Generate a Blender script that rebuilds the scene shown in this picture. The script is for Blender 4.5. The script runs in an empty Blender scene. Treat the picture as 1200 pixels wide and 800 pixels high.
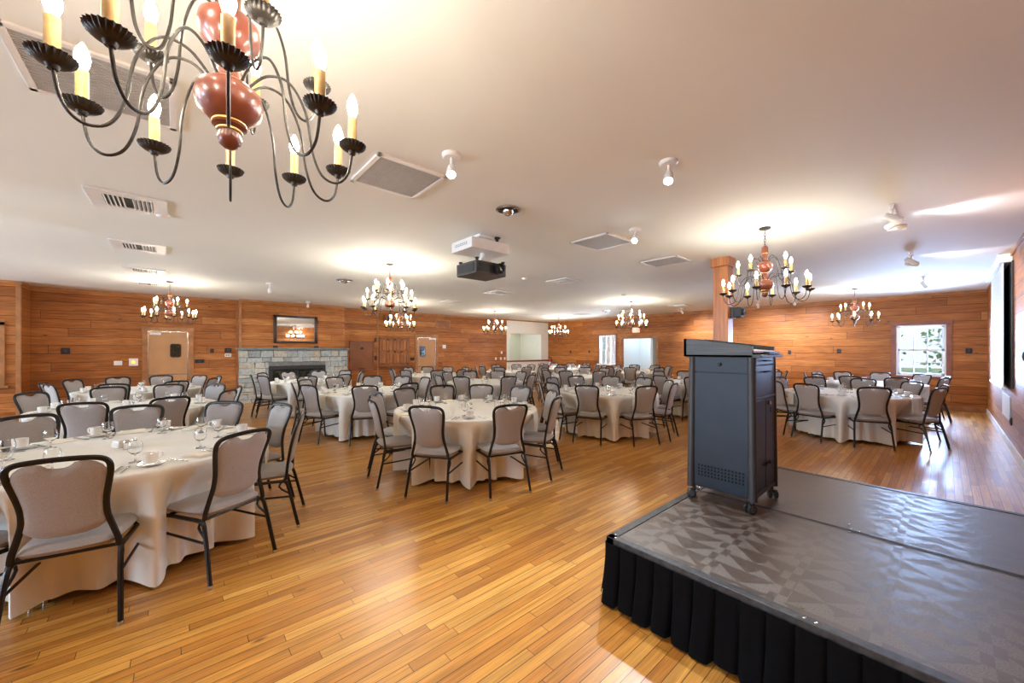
import bpy, bmesh, math, random
from mathutils import Vector, Matrix
PI = math.pi
random.seed(7)
sc = bpy.context.scene
COL = sc.collection

# ------------------------------------------------------------------ camera, world, exposure
cam_d = bpy.data.cameras.new('camera'); cam = bpy.data.objects.new('camera', cam_d); COL.objects.link(cam)
cam.location = (0, 0, 1.53)
cam.rotation_euler = (PI / 2, 0, math.radians(48.6))
cam_d.sensor_width = 36; cam_d.lens = 36 * 448 / 1200; cam_d.shift_y = 10 / 1200
cam_d.clip_start = 0.05; cam_d.clip_end = 200
sc.camera = cam
sc.view_settings.view_transform = 'Standard'; sc.view_settings.look = 'None'
sc.view_settings.gamma = 1; sc.view_settings.use_curve_mapping = False
EXPOSURE = 1.52
BULB = 60.0        # candle bulb emission
SKY = 0.42         # daylight seen through the windows
WINDOW = 160.0     # watts of added fill per made-up rear window
SPOT = 55.0
sc.view_settings.exposure = EXPOSURE
sc.cycles.use_denoising = True
sc.cycles.max_bounces = 9; sc.cycles.diffuse_bounces = 5; sc.cycles.glossy_bounces = 4; sc.cycles.transmission_bounces = 6; sc.cycles.transparent_max_bounces = 6
sc.cycles.sample_clamp_indirect = 6.0
sc.cycles.caustics_reflective = False; sc.cycles.caustics_refractive = False
world = bpy.data.worlds.new('world'); sc.world = world; world.use_nodes = True
wb = world.node_tree.nodes['Background']
wb.inputs[0].default_value = (0.80, 0.90, 1.0, 1); wb.inputs[1].default_value = SKY

CEIL = 3.0
XL, XR, YB, YN = -13.85, 0.67, 14.75, -7.4

def area_light(name, loc, rot, sx, sy, power, color):
    d = bpy.data.lights.new(name, 'AREA'); d.shape = 'RECTANGLE'; d.size = sx; d.size_y = sy
    d.energy = power; d.color = color
    o = bpy.data.objects.new(name, d); COL.objects.link(o); o.location = loc; o.rotation_euler = rot
    return o
FILL_WINDOWS = (-11.6, -8.6, -5.6, -2.6)
for x in FILL_WINDOWS:      # added area lamps outside the unseen near-wall windows, filling the front
    area_light('daylight', (x, YN - 0.30, 1.55), (PI / 2, 0, 0), 1.3, 1.5, WINDOW, (0.58, 0.78, 1.0))
area_light('daylight', (-0.44, YB + 0.30, 1.53), (-PI / 2, 0, 0), 0.85, 1.25, 220, (0.40, 0.60, 1.0))
area_light('daylight', (-10.18, YB + 0.30, 1.53), (-PI / 2, 0, 0), 0.85, 1.25, 90, (0.70, 0.83, 1.0))

area_light('hall_fill', (-8.9, YB + 1.0, CEIL - .05), (0, 0, 0), 0.6, .6, 11, (0.80, 0.92, 1.0))  # added fill under the hall ceiling, brightens the view through the doorway
area_light('alcove_fill', (XL - 1.1, 13.1, CEIL - .05), (0, 0, 0), 0.6, .6, 9, (0.95, 1.0, 0.88))  # added fill, brightens the room behind the alcove opening

# ------------------------------------------------------------------ node helpers
class N:
    def __init__(s, name):
        s.m = bpy.data.materials.new(name); s.m.use_nodes = True
        s.t = s.m.node_tree; s.b = s.t.nodes['Principled BSDF']
    def n(s, typ, **kw):
        x = s.t.nodes.new(typ)
        for k, v in kw.items(): setattr(x, k, v)
        return x
    def put(s, inp, v):
        if hasattr(v, 'links') or hasattr(v, 'is_output'): s.t.links.new(v, inp)
        else: inp.default_value = v
    def math(s, op, a, b=0.0, c=None):
        x = s.n('ShaderNodeMath', operation=op)
        s.put(x.inputs[0], a); s.put(x.inputs[1], b)
        if c is not None: s.put(x.inputs[2], c)
        return x.outputs[0]
    def pos(s):
        g = s.n('ShaderNodeNewGeometry'); q = s.n('ShaderNodeSeparateXYZ'); s.t.links.new(g.outputs['Position'], q.inputs[0])
        return q.outputs
    def obj(s):
        g = s.n('ShaderNodeTexCoord'); return g.outputs['Object']
    def vec(s, x, y, z):
        c = s.n('ShaderNodeCombineXYZ'); s.put(c.inputs[0], x); s.put(c.inputs[1], y); s.put(c.inputs[2], z); return c.outputs[0]
    def noise(s, vec, scale=5, detail=3, rough=0.5, dist=0.0):
        x = s.n('ShaderNodeTexNoise'); s.t.links.new(vec, x.inputs['Vector'])
        x.inputs['Scale'].default_value = scale; x.inputs['Detail'].default_value = detail; x.inputs['Roughness'].default_value = rough
        x.inputs['Distortion'].default_value = dist
        return x.outputs[0]
    def white(s, vec):
        x = s.n('ShaderNodeTexWhiteNoise', noise_dimensions='3D'); s.t.links.new(vec, x.inputs['Vector']); return x.outputs['Value']
    def ramp(s, fac, stops, interp='LINEAR'):
        x = s.n('ShaderNodeValToRGB'); x.color_ramp.interpolation = interp
        e = x.color_ramp.elements
        while len(e) < len(stops): e.new(0.5)
        for k, (p, c) in enumerate(stops):
            e[k].position = p; e[k].color = (*c, 1) if len(c) == 3 else c
        s.put(x.inputs[0], fac); return x.outputs[0]
    def mix(s, fac, a, b, mode='MIX'):
        x = s.n('ShaderNodeMix', data_type='RGBA', blend_type=mode)
        s.put(x.inputs[0], fac)
        for i, v in ((6, a), (7, b)):
            if isinstance(v, tuple): x.inputs[i].default_value = (*v, 1) if len(v) == 3 else v
            else: s.t.links.new(v, x.inputs[i])
        return x.outputs[2]
    def bump(s, h, strength=0.2, dist=0.01):
        x = s.n('ShaderNodeBump'); s.t.links.new(h, x.inputs['Height']); x.inputs['Strength'].default_value = strength; x.inputs['Distance'].default_value = dist
        s.t.links.new(x.outputs[0], s.b.inputs['Normal'])
    def set(s, **kw):
        for k, v in kw.items(): s.put(s.b.inputs[k.replace('_', ' ')], v)
        return s

def plain(name, col, rough=0.5, metal=0.0, var=0.12, scale=12, bump=0.0, bscale=60, coat=0.0, sheen=0.0):
    n = N(name); o = n.obj()
    f = n.noise(o, scale, 3)
    a = tuple(c * (1 - var) for c in col); b = tuple(min(1, c * (1 + var)) for c in col)
    n.put(n.b.inputs['Base Color'], n.ramp(f, [(0.3, a), (0.7, b)]))
    n.set(Roughness=rough, Metallic=metal)
    n.b.inputs['Coat Weight'].default_value = coat
    if sheen: n.b.inputs['Sheen Weight'].default_value = sheen
    if bump: n.bump(n.noise(o, bscale, 2), bump, 0.004)
    return n.m

def planks(name, row, ln, h, L, cols, rough, gap=0.02, tint=None, coat=0.0, spec=0.5, grain=0.35, knots=True, bumpk=0.35, gs=26.0):
    """boards of height h and about length L; row and ln name the world axes across and along them"""
    n = N(name); P = n.pos(); ax = {'x': 0, 'y': 1, 'z': 2}
    r = P[ax[row]]; l = P[ax[ln]]
    rr = n.math('DIVIDE', r, h); ri = n.math('FLOOR', rr)
    rnd = n.white(n.vec(ri, 3.1, 7.7))
    ll = n.math('ADD', n.math('DIVIDE', l, L), n.math('MULTIPLY', rnd, 9.37)); li = n.math('FLOOR', ll)
    pid = n.white(n.vec(ri, li, 1.3)); pid2 = n.white(n.vec(li, ri, 8.9))
    base = n.ramp(pid, cols)
    gv = n.vec(n.math('MULTIPLY', l, 1.6), n.math('MULTIPLY', r, gs), n.math('MULTIPLY', pid, 40))
    g = n.noise(gv, 1.6, 5, 0.62, 0.6)
    g2 = n.noise(n.vec(n.math('MULTIPLY', l, 0.9), n.math('MULTIPLY', r, 7.0), n.math('MULTIPLY', pid2, 30)), 1.5, 3, 0.5, 1.2)
    c = n.mix(grain, base, n.ramp(g, [(0.3, (0.32, 0.27, 0.24)), (0.62, (1.35, 1.3, 1.2))]), 'MULTIPLY')
    c = n.mix(0.45, c, n.ramp(g2, [(0.3, (0.55, 0.5, 0.45)), (0.65, (1.25, 1.2, 1.15))]), 'MULTIPLY')
    if knots:
        v = n.n('ShaderNodeTexVoronoi'); n.t.links.new(n.vec(n.math('MULTIPLY', l, 1.5), n.math('MULTIPLY', r, 4.0), 0.0), v.inputs['Vector']); v.inputs['Scale'].default_value = 1.0
        kf = n.ramp(v.outputs['Distance'], [(0.03, (1, 1, 1)), (0.075, (0, 0, 0))])
        c = n.mix(n.math('MULTIPLY', kf, 0.75), c, (0.05, 0.02, 0.01))
    fr = n.math('FRACT', rr); fl = n.math('FRACT', ll)
    e1 = n.math('LESS_THAN', fr, gap); e2 = n.math('LESS_THAN', n.math('MULTIPLY', fl, L / h), gap * 0.8)
    edge = n.math('MAXIMUM', e1, e2)
    c = n.mix(n.math('MULTIPLY', edge, 0.9), c, (0.02, 0.009, 0.005))
    n.put(n.b.inputs['Base Color'], c)
    rg = n.math('ADD', n.math('MULTIPLY', g, 0.16), rough - 0.08)
    n.put(n.b.inputs['Roughness'], rg)
    n.b.inputs['Specular IOR Level'].default_value = spec
    n.b.inputs['Coat Weight'].default_value = coat; n.b.inputs['Coat Roughness'].default_value = 0.22
    hgt = n.math('SUBTRACT', n.math('ADD', n.math('MULTIPLY', g, 0.15), n.math('MULTIPLY', pid2, 0.15)), edge)
    n.bump(hgt, bumpk, 0.003)
    return n.m

M = {}
WC = [(0.0, (0.29, 0.098, 0.022)), (0.35, (0.36, 0.128, 0.030)), (0.7, (0.42, 0.155, 0.038)), (1.0, (0.49, 0.205, 0.060))]
M['wall_x'] = planks('wood_boards_side', 'z', 'y', 0.205, 2.9, WC, 0.50, 0.04, spec=0.3, grain=0.55)
M['wall_y'] = planks('wood_boards_back', 'z', 'x', 0.205, 2.9, WC, 0.50, 0.04, spec=0.3, grain=0.55)
FC = [(0.0, (0.38, 0.150, 0.026)), (0.3, (0.48, 0.21, 0.038)), (0.7, (0.55, 0.265, 0.052)), (1.0, (0.64, 0.35, 0.085))]
M['floor'] = planks('strip_floor', 'x', 'y', 0.062, 1.0, FC, 0.31, 0.06, coat=0.12, grain=0.45, bumpk=0.05, gs=55.0)
M['trim'] = plain('stained_trim', (0.36, 0.15, 0.05), 0.42, var=0.25, scale=5)
M['red_trim'] = plain('red_brown_trim', (0.25, 0.075, 0.04), 0.45, var=0.2, scale=5)
M['ceiling'] = plain('ceiling_paint', (0.84, 0.855, 0.82), 0.75, var=0.015, scale=0.8, bump=0.05, bscale=40)
M['white'] = plain('white_paint', (0.80, 0.80, 0.78), 0.5, var=0.03)
M['pale_green'] = plain('pale_green_wall', (0.66, 0.70, 0.62), 0.6, var=0.02)
M['pale_blue'] = plain('pale_wall', (0.74, 0.80, 0.84), 0.6, var=0.02)
M['white_metal'] = plain('white_metal', (0.82, 0.80, 0.78), 0.4, var=0.03)
M['grey_louvre'] = plain('grey_louvre', (0.48, 0.47, 0.46), 0.5, var=0.05)
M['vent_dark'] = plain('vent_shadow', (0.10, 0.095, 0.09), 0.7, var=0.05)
M['fabric'] = plain('greige_fabric', (0.32, 0.285, 0.27), 0.85, var=0.10, scale=140, bump=0.35, bscale=420, sheen=0.3)
M['black_tube'] = plain('black_tube', (0.010, 0.008, 0.007), 0.34, metal=0.3, var=0.2)
M['steel'] = plain('steel', (0.62, 0.61, 0.60), 0.22, metal=1.0, var=0.06)
M['cloth'] = plain('ivory_cloth', (0.80, 0.785, 0.735), 0.8, var=0.03, scale=6, bump=0.1, bscale=300, sheen=0.2)
M['napkin'] = plain('cream_napkin', (0.84, 0.79, 0.69), 0.8, var=0.03, bump=0.1, bscale=300)
M['china'] = plain('white_china', (0.84, 0.82, 0.79), 0.15, var=0.02, coat=0.3)
M['iron'] = plain('dark_iron', (0.045, 0.040, 0.036), 0.42, metal=0.7, var=0.3, scale=40)
M['red_wood'] = plain('red_turned_wood', (0.14, 0.032, 0.016), 0.36, var=0.2, scale=14, coat=0.25)
M['gold'] = plain('gold_band', (0.75, 0.47, 0.14), 0.35, var=0.1)
M['candle'] = plain('candle_sleeve', (0.58, 0.38, 0.15), 0.5, var=0.15, scale=30)
M['black'] = plain('matt_black', (0.018, 0.018, 0.02), 0.6, var=0.2)
M['skirt'] = plain('black_skirt_cloth', (0.002, 0.002, 0.0027), 0.95, var=0.3, scale=8)
M['skirt'].node_tree.nodes['Principled BSDF'].inputs['Specular IOR Level'].default_value = 0.12
M['stage_frame'] = plain('stage_frame', (0.035, 0.035, 0.037), 0.45, var=0.5, scale=30, metal=0.2)
M['panel'] = plain('charcoal_laminate', (0.010, 0.015, 0.026), 0.42, var=0.25, scale=4)
M['panel'].node_tree.nodes['Principled BSDF'].inputs['Specular IOR Level'].default_value = 0.3
M['post_grey'] = plain('grey_metal_post', (0.04, 0.04, 0.042), 0.5, var=0.1)
M['rubber'] = plain('rubber', (0.015, 0.015, 0.016), 0.5, var=0.2)
M['mantel'] = plain('slate_mantel', (0.13, 0.15, 0.15), 0.6, var=0.3, scale=6, bump=0.3, bscale=20)
M['door'] = plain('maple_door', (0.50, 0.26, 0.115), 0.42, var=0.08, scale=3)
M['hatch'] = plain('brown_hatch', (0.24, 0.085, 0.03), 0.4, var=0.12, scale=3)
M['shutter'] = plain('orange_shutter', (0.36, 0.125, 0.035), 0.38, var=0.15, scale=4)
M['dark_frame'] = plain('dark_mirror_frame', (0.035, 0.016, 0.012), 0.35, var=0.3)
M['screen'] = plain('screen_fabric', (0.62, 0.65, 0.68), 0.55, var=0.01)
M['red_plastic'] = plain('red_enamel', (0.6, 0.03, 0.02), 0.35, var=0.1)
M['projector'] = plain('projector_shell', (0.05, 0.047, 0.043), 0.45, var=0.15)
M['leaf'] = plain('leaf', (0.28, 0.46, 0.27), 0.6, var=0.5, scale=2)
M['bark'] = plain('bark', (0.12, 0.08, 0.05), 0.8, var=0.3)
M['ground'] = plain('lawn', (0.30, 0.38, 0.22), 0.9, var=0.3, scale=1)
M['siding'] = plain('grey_siding', (0.62, 0.66, 0.70), 0.7, var=0.05, scale=2)

def lam(name, col):   # laminate with fine horizontal streaks
    n = N(name); o = n.obj(); q = n.n('ShaderNodeSeparateXYZ'); n.t.links.new(o, q.inputs[0])
    g = n.noise(n.vec(n.math('MULTIPLY', q.outputs[0], 3), n.math('MULTIPLY', q.outputs[1], 3), n.math('MULTIPLY', q.outputs[2], 160)), 1.0, 3)
    n.put(n.b.inputs['Base Color'], n.ramp(g, [(0.3, tuple(c * .6 for c in col)), (0.7, tuple(c * 1.4 for c in col))])); n.set(Roughness=0.5); return n.m
M['grey_oak'] = lam('grey_streaked_laminate', (0.055, 0.057, 0.057))

def post_wood():
    n = N('post_wood'); P = n.pos()
    g = n.noise(n.vec(n.math('MULTIPLY', P[0], 22), n.math('MULTIPLY', P[1], 22), n.math('MULTIPLY', P[2], 1.2)), 1.0, 4, 0.6, 0.8)
    n.put(n.b.inputs['Base Color'], n.ramp(g, [(0.25, (0.20, 0.06, 0.015)), (0.5, (0.40, 0.14, 0.035)), (0.8, (0.55, 0.22, 0.06))])); n.set(Roughness=0.4); n.bump(g, 0.2, 0.004); return n.m
M['post'] = post_wood()

def deck_mat():
    n = N('stage_vinyl'); P = n.pos()
    u = n.math('FRACT', n.math('DIVIDE', n.math('ADD', P[0], 10.155 - 0.155 + 0.155 + 0.0), 0.32))
    strip = n.math('LESS_THAN', u, 0.22)
    ys = n.math('DIVIDE', P[1], 0.085)
    chk = n.math('GREATER_THAN', n.math('FRACT', n.math('ADD', n.math('MULTIPLY', ys, 0.5), n.math('MULTIPLY', n.math('GREATER_THAN', u, 0.11), 0.5))), 0.5)
    v = n.math('ABSOLUTE', n.math('DIVIDE', n.math('SUBTRACT', u, 0.61), 0.39))
    row = n.math('FLOOR', n.math('DIVIDE', P[1], 0.13))
    flip = n.white(n.vec(row, n.math('FLOOR', n.math('DIVIDE', P[0], 0.16)), 2.0))
    vv = n.mix(n.math('GREATER_THAN', flip, 0.6), v, n.math('SUBTRACT', 1.0, v))
    tri = n.math('LESS_THAN', n.math('FRACT', n.math('DIVIDE', P[1], 0.13)), n.math('MULTIPLY', vv, 0.9))
    f = n.mix(strip, tri, chk)
    sp = n.noise(n.vec(P[0], P[1], 0.0), 190, 2, 0.7)
    light = n.ramp(sp, [(0.36, (0.06, 0.047, 0.04)), (0.56, (0.20, 0.175, 0.155))])
    big = n.noise(n.vec(P[0], P[1], 0.0), 3, 3)
    dark = n.ramp(big, [(0.3, (0.050, 0.033, 0.024)), (0.7, (0.075, 0.052, 0.039))])
    c = n.mix(n.math('MULTIPLY', f, 0.6), dark, light)
    n.put(n.b.inputs['Base Color'], c)
    rg = n.math('ADD', 0.36, n.math('MULTIPLY', f, 0.14)); n.put(n.b.inputs['Roughness'], rg)
    n.bump(n.math('ADD', n.math('MULTIPLY', f, 0.3), n.math('MULTIPLY', sp, 0.9)), 0.30, 0.003)
    return n.m
M['deck'] = deck_mat()

def stone_mat():
    n = N('field_stone'); g = n.n('ShaderNodeNewGeometry'); o = n.pos()
    c = n.ramp(g.outputs['Random Per Island'], [(0.0, (0.24, 0.26, 0.26)), (0.25, (0.40, 0.41, 0.39)), (0.5, (0.33, 0.36, 0.36)), (0.75, (0.48, 0.46, 0.40)), (1.0, (0.40, 0.35, 0.27))])
    f = n.noise(n.vec(o[0], o[1], o[2]), 14, 5, 0.65)
    c = n.mix(0.6, c, n.ramp(f, [(0.3, (0.55, 0.55, 0.55)), (0.7, (1.4, 1.4, 1.38))]), 'MULTIPLY')
    n.put(n.b.inputs['Base Color'], c); n.set(Roughness=0.8); n.bump(f, 0.6, 0.02); return n.m
M['stone'] = stone_mat()
M['mortar'] = plain('mortar', (0.17, 0.165, 0.15), 0.9, var=0.2)

def emit(name, col, s):
    n = N(name); n.b.inputs['Base Color'].default_value = (*col, 1)
    n.b.inputs['Emission Color'].default_value = (*col, 1); n.b.inputs['Emission Strength'].default_value = s
    f = n.noise(n.obj(), 4, 1); n.put(n.b.inputs['Roughness'], n.math('ADD', 0.3, n.math('MULTIPLY', f, 0.1))); return n.m
M['bulb'] = emit('flame_bulb', (1.0, 0.90, 0.73), BULB)
M['led'] = emit('cool_lamp_face', (0.85, 0.93, 1.0), 40)
M['exit_red'] = emit('exit_letters', (1.0, 0.10, 0.05), 2.5)
M['exit_face'] = emit('exit_face', (0.95, 0.42, 0.33), 0.5)
M['amber'] = emit('amber_indicator', (1.0, 0.45, 0.05), 1.0)

def glass(name, rough=0.0, col=(1, 1, 1)):
    n = N(name); n.set(Roughness=rough); n.b.inputs['Base Color'].default_value = (*col, 1)
    n.b.inputs['Transmission Weight'].default_value = 1.0; n.b.inputs['IOR'].default_value = 1.45
    f = n.noise(n.obj(), 3, 1); n.put(n.b.inputs['Roughness'], n.math('MULTIPLY', f, 0.02)); return n.m
M['glass'] = glass('clear_glass')
def pane_glass():
    n = N('window_glass'); t = n.n('ShaderNodeBsdfTransparent'); g = n.n('ShaderNodeBsdfGlossy'); g.inputs['Roughness'].default_value = 0.02
    f = n.n('ShaderNodeFresnel'); f.inputs[0].default_value = 1.45; mx = n.n('ShaderNodeMixShader')
    w = n.noise(n.obj(), 2, 1)
    n.put(mx.inputs[0], n.math('MULTIPLY', f.outputs[0], n.math('ADD', 0.75, n.math('MULTIPLY', w, 0.2))))
    n.t.links.new(t.outputs[0], mx.inputs[1]); n.t.links.new(g.outputs[0], mx.inputs[2])
    n.t.links.new(mx.outputs[0], n.t.nodes['Material Output'].inputs[0]); return n.m
M['pane'] = pane_glass()
def mirror_mat():
    n = N('mirror_silver'); n.b.inputs['Base Color'].default_value = (0.9, 0.9, 0.9, 1); n.set(Metallic=1.0)
    n.put(n.b.inputs['Roughness'], n.math('MULTIPLY', n.noise(n.obj(), 2, 1), 0.03)); return n.m
M['mirror'] = mirror_mat()
M['hole'] = plain('dark_opening', (0.001, 0.001, 0.001), 1.0, var=0.1)
M['dark_glass'] = plain('dark_glass', (0.02, 0.025, 0.018), 0.08, var=0.2, coat=0.5)

# ------------------------------------------------------------------ mesh helpers
KIDS = {}
class MB:
    def __init__(s): s.b = bmesh.new()
    def box(s, x0, x1, y0, y1, z0, z1, bev=0.0, mat=None):
        r = bmesh.ops.create_cube(s.b, size=1.0); vs = r['verts']
        bmesh.ops.scale(s.b, vec=(abs(x1 - x0), abs(y1 - y0), abs(z1 - z0)), verts=vs)
        bmesh.ops.translate(s.b, vec=((x0 + x1) / 2, (y0 + y1) / 2, (z0 + z1) / 2), verts=vs)
        if mat: bmesh.ops.transform(s.b, matrix=mat, verts=vs)
        if bev:
            es = list({e for v in vs for e in v.link_edges})
            bmesh.ops.bevel(s.b, geom=es, offset=bev, segments=2, affect='EDGES', profile=0.5)
        return s
    def lathe(s, prof, seg=24, c=(0, 0, 0), mat=None):
        rings = []
        for r, z in prof:
            if r < 1e-5: rings.append([s.b.verts.new((c[0], c[1], c[2] + z))])
            else: rings.append([s.b.verts.new((c[0] + r * math.cos(2 * PI * k / seg), c[1] + r * math.sin(2 * PI * k / seg), c[2] + z)) for k in range(seg)])
        for a, b in zip(rings, rings[1:]):
            if len(a) == 1 and len(b) == 1: continue
            for k in range(seg):
                k2 = (k + 1) % seg
                if len(a) == 1: s.b.faces.new((a[0], b[k2], b[k]))
                elif len(b) == 1: s.b.faces.new((a[k], a[k2], b[0]))
                else: s.b.faces.new((a[k], a[k2], b[k2], b[k]))
        if mat: bmesh.ops.transform(s.b, matrix=mat, verts=[v for r in rings for v in r])
        return s
    def tube(s, pts, r, seg=8, smooth=0, ry=None, cap=True):
        pts = [Vector(p) for p in pts]
        if smooth:
            out = []
            n = len(pts)
            for i in range(n - 1):
                p0, p1, p2, p3 = pts[max(i - 1, 0)], pts[i], pts[i + 1], pts[min(i + 2, n - 1)]
                for k in range(smooth):
                    t = k / smooth
                    out.append(0.5 * ((2 * p1) + (-p0 + p2) * t + (2 * p0 - 5 * p1 + 4 * p2 - p3) * t * t + (-p0 + 3 * p1 - 3 * p2 + p3) * t ** 3))
            out.append(pts[-1]); pts = out
        rad = r if hasattr(r, '__len__') else [r] * len(pts)
        t0 = (pts[1] - pts[0]).normalized()
        up = Vector((0, 0, 1)) if abs(t0.z) < 0.9 else Vector((0, 1, 0))
        nrm = (up - t0 * up.dot(t0)).normalized()
        rings = []
        for i, p in enumerate(pts):
            t = (pts[min(i + 1, len(pts) - 1)] - pts[max(i - 1, 0)]).normalized()
            nrm = (nrm - t * nrm.dot(t)).normalized(); bn = t.cross(nrm)
            rr = rad[min(i, len(rad) - 1)]
            rings.append([s.b.verts.new(p + nrm * math.cos(2 * PI * k / seg) * rr + bn * math.sin(2 * PI * k / seg) * (ry or rr)) for k in range(seg)])
        for a, b in zip(rings, rings[1:]):
            for k in range(seg): s.b.faces.new((a[k], a[(k + 1) % seg], b[(k + 1) % seg], b[k]))
        if cap:
            s.b.faces.new(rings[0][::-1]); s.b.faces.new(rings[-1])
        return s
    def grid(s, fn, nu, nv, close_u=False):
        V = [[s.b.verts.new(fn(i, j)) for i in range(nu)] for j in range(nv)]
        for j in range(nv - 1):
            for i in range(nu if close_u else nu - 1):
                i2 = (i + 1) % nu
                s.b.faces.new((V[j][i], V[j][i2], V[j + 1][i2], V[j + 1][i]))
        return V
    def poly(s, pts): s.b.faces.new([s.b.verts.new(p) for p in pts]); return s
    def prism(s, pts, axis, a0, a1):
        """extrude a 2D outline along an axis: 'x' -> pts are (y,z), 'y' -> (x,z), 'z' -> (x,y)"""
        def q(p, a): return {'x': (a, p[0], p[1]), 'y': (p[0], a, p[1]), 'z': (p[0], p[1], a)}[axis]
        A = [s.b.verts.new(q(p, a0)) for p in pts]; B = [s.b.verts.new(q(p, a1)) for p in pts]
        s.b.faces.new(A); s.b.faces.new(B[::-1])
        for k in range(len(pts)):
            k2 = (k + 1) % len(pts); s.b.faces.new((A[k], B[k], B[k2], A[k2]))
        return s
    def build(s, name, mat, parent=None, smooth=True, label=None, angle=40):
        bmesh.ops.recalc_face_normals(s.b, faces=s.b.faces[:])
        me = bpy.data.meshes.new(name); s.b.to_mesh(me); s.b.free()
        me.materials.append(M[mat] if isinstance(mat, str) else mat)
        if smooth:
            me.shade_smooth()
            try: me.set_sharp_from_angle(angle=math.radians(angle))
            except Exception: pass
        o = bpy.data.objects.new(name, me); COL.objects.link(o)
        if parent is not None: o.parent = parent; KIDS.setdefault(parent.name, []).append(o)
        if label: o['label'] = label
        return o

def tag(o, label, cat, group=None, kind=None):
    o['label'] = label; o['category'] = cat
    if group: o['group'] = group
    if kind: o['kind'] = kind
    return o
def thing(name, label, cat, loc=(0, 0, 0), rz=0.0, group=None):
    o = bpy.data.objects.new(name, None); COL.objects.link(o); o.location = loc; o.rotation_euler = (0, 0, rz)
    o.empty_display_size = 0.1
    return tag(o, label, cat, group)
def struct(mb, name, mat, smooth=False):
    o = mb.build(name, mat, smooth=smooth); o['kind'] = 'structure'; return o
def copy_tree(o, parent=None):
    c = o.copy(); COL.objects.link(c)
    if parent is not None: c.parent = parent; KIDS.setdefault(parent.name, []).append(c)
    for ch in list(KIDS.get(o.name, [])): copy_tree(ch, c)
    return c
class Proto:
    """the first use places the built thing itself, later ones place copies"""
    def __init__(s, o): s.o = o; s.used = False
    def place(s, loc, rz, label, group):
        o = s.o if not s.used else copy_tree(s.o); s.used = True
        o.location = loc; o.rotation_euler = (0, 0, rz); o['label'] = label; o['group'] = group
        return o

# ------------------------------------------------------------------ room shell
def wall_with_holes(name, axis, at0, at1, a0, a1, holes, mat, z1=CEIL):
    """a slab between at0 and at1 on its axis, spanning a0..a1, pierced by (h0,h1,z0,z1)"""
    mb = MB()
    cuts = sorted({a0, a1} | {h for q in holes for h in q[:2]})
    for c0, c1 in zip(cuts, cuts[1:]):
        mid = (c0 + c1) / 2; hs = [q for q in holes if q[0] < mid < q[1]]
        segs = [(0.0, z1)]
        for q in hs:
            segs = [(0.0, q[2]), (q[3], z1)]
        for s0, s1 in segs:
            if s1 - s0 < 1e-4: continue
            if axis == 'x': mb.box(at0, at1, c0, c1, s0, s1)
            else: mb.box(c0, c1, at0, at1, s0, s1)
    return struct(mb, name, mat)

struct(MB().box(XL - 2.2, XR + .1, YN - .1, YB + 2.6, -0.06, 0.0), 'floor', 'floor')
struct(MB().box(XL - 2.2, XR + .1, YN - .1, YB + 2.6, CEIL, CEIL + 0.1), 'ceiling', 'ceiling')
# side wall with the fireplace: main run, alcove part in white paint, the near stub that stands forward
wall_with_holes('wall_left', 'x', XL - .15, XL, -2.48, 11.87, [], 'wall_x')
wall_with_holes('wall_alcove', 'x', XL - .15, XL, 11.87, YB, [(12.06, 14.22, 1.0, 2.34)], 'white')
struct(MB().box(XL - .15, -13.09, YN, -2.48, 0, CEIL), 'wall_stub', 'wall_x')
struct(MB().box(XL, -13.44, 1.40, 4.30, 1.5, CEIL).box(XL, -13.44, 1.40, 4.30, 0, 1.5), 'wall_chimney', 'wall_x')
wall_with_holes('wall_back', 'y', YB, YB + .15, XL - .15, XR + .1, [(-10.62, -9.73, 0.87, 2.20), (-9.42, -7.83, 0.0, 2.02), (-0.89, 0.01, 0.87, 2.19)], 'wall_y')
wall_with_holes('wall_right', 'x', XR, XR + .15, YN, YB, [], 'wall_x')
wall_with_holes('wall_near', 'y', YN - .15, YN, XL - .15, XR + .1, [(x - .65, x + .65, 0.8, 2.3) for x in FILL_WINDOWS], 'wall_y')  # unseen wall, made up with its windows to light the front
# rooms glimpsed through the openings
struct(MB().box(XL - 2.1, XL - 2.0, 11.0, YB + .15, 0, CEIL).box(XL - 2.1, XL - .15, 11.0, 11.1, 0, CEIL), 'wall_alcove_inner', 'pale_green')
struct(MB().box(XL - 2.1, XL - .15, 14.62, YB, 0, CEIL), 'wall_alcove_side', 'white')
struct(MB().box(-11.5, -7.2, YB + 1.9, YB + 2.0, 0, CEIL).box(-8.15, -8.05, YB + .15, YB + 1.9, 0, CEIL), 'wall_hall', 'pale_blue')
struct(MB().box(-9.75, -9.65, YB + .15, YB + 1.9, 0, CEIL), 'wall_hall_side', 'pale_blue')
# counter rail of the alcove opening
struct(MB().box(XL - .17, XL + .05, 11.83, YB - .01, 0.985, 1.025, .005).box(XL + .0, XL + .02, 11.83, YB - .01, 0.95, 0.985), 'trim_counter', 'red_trim')
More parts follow.
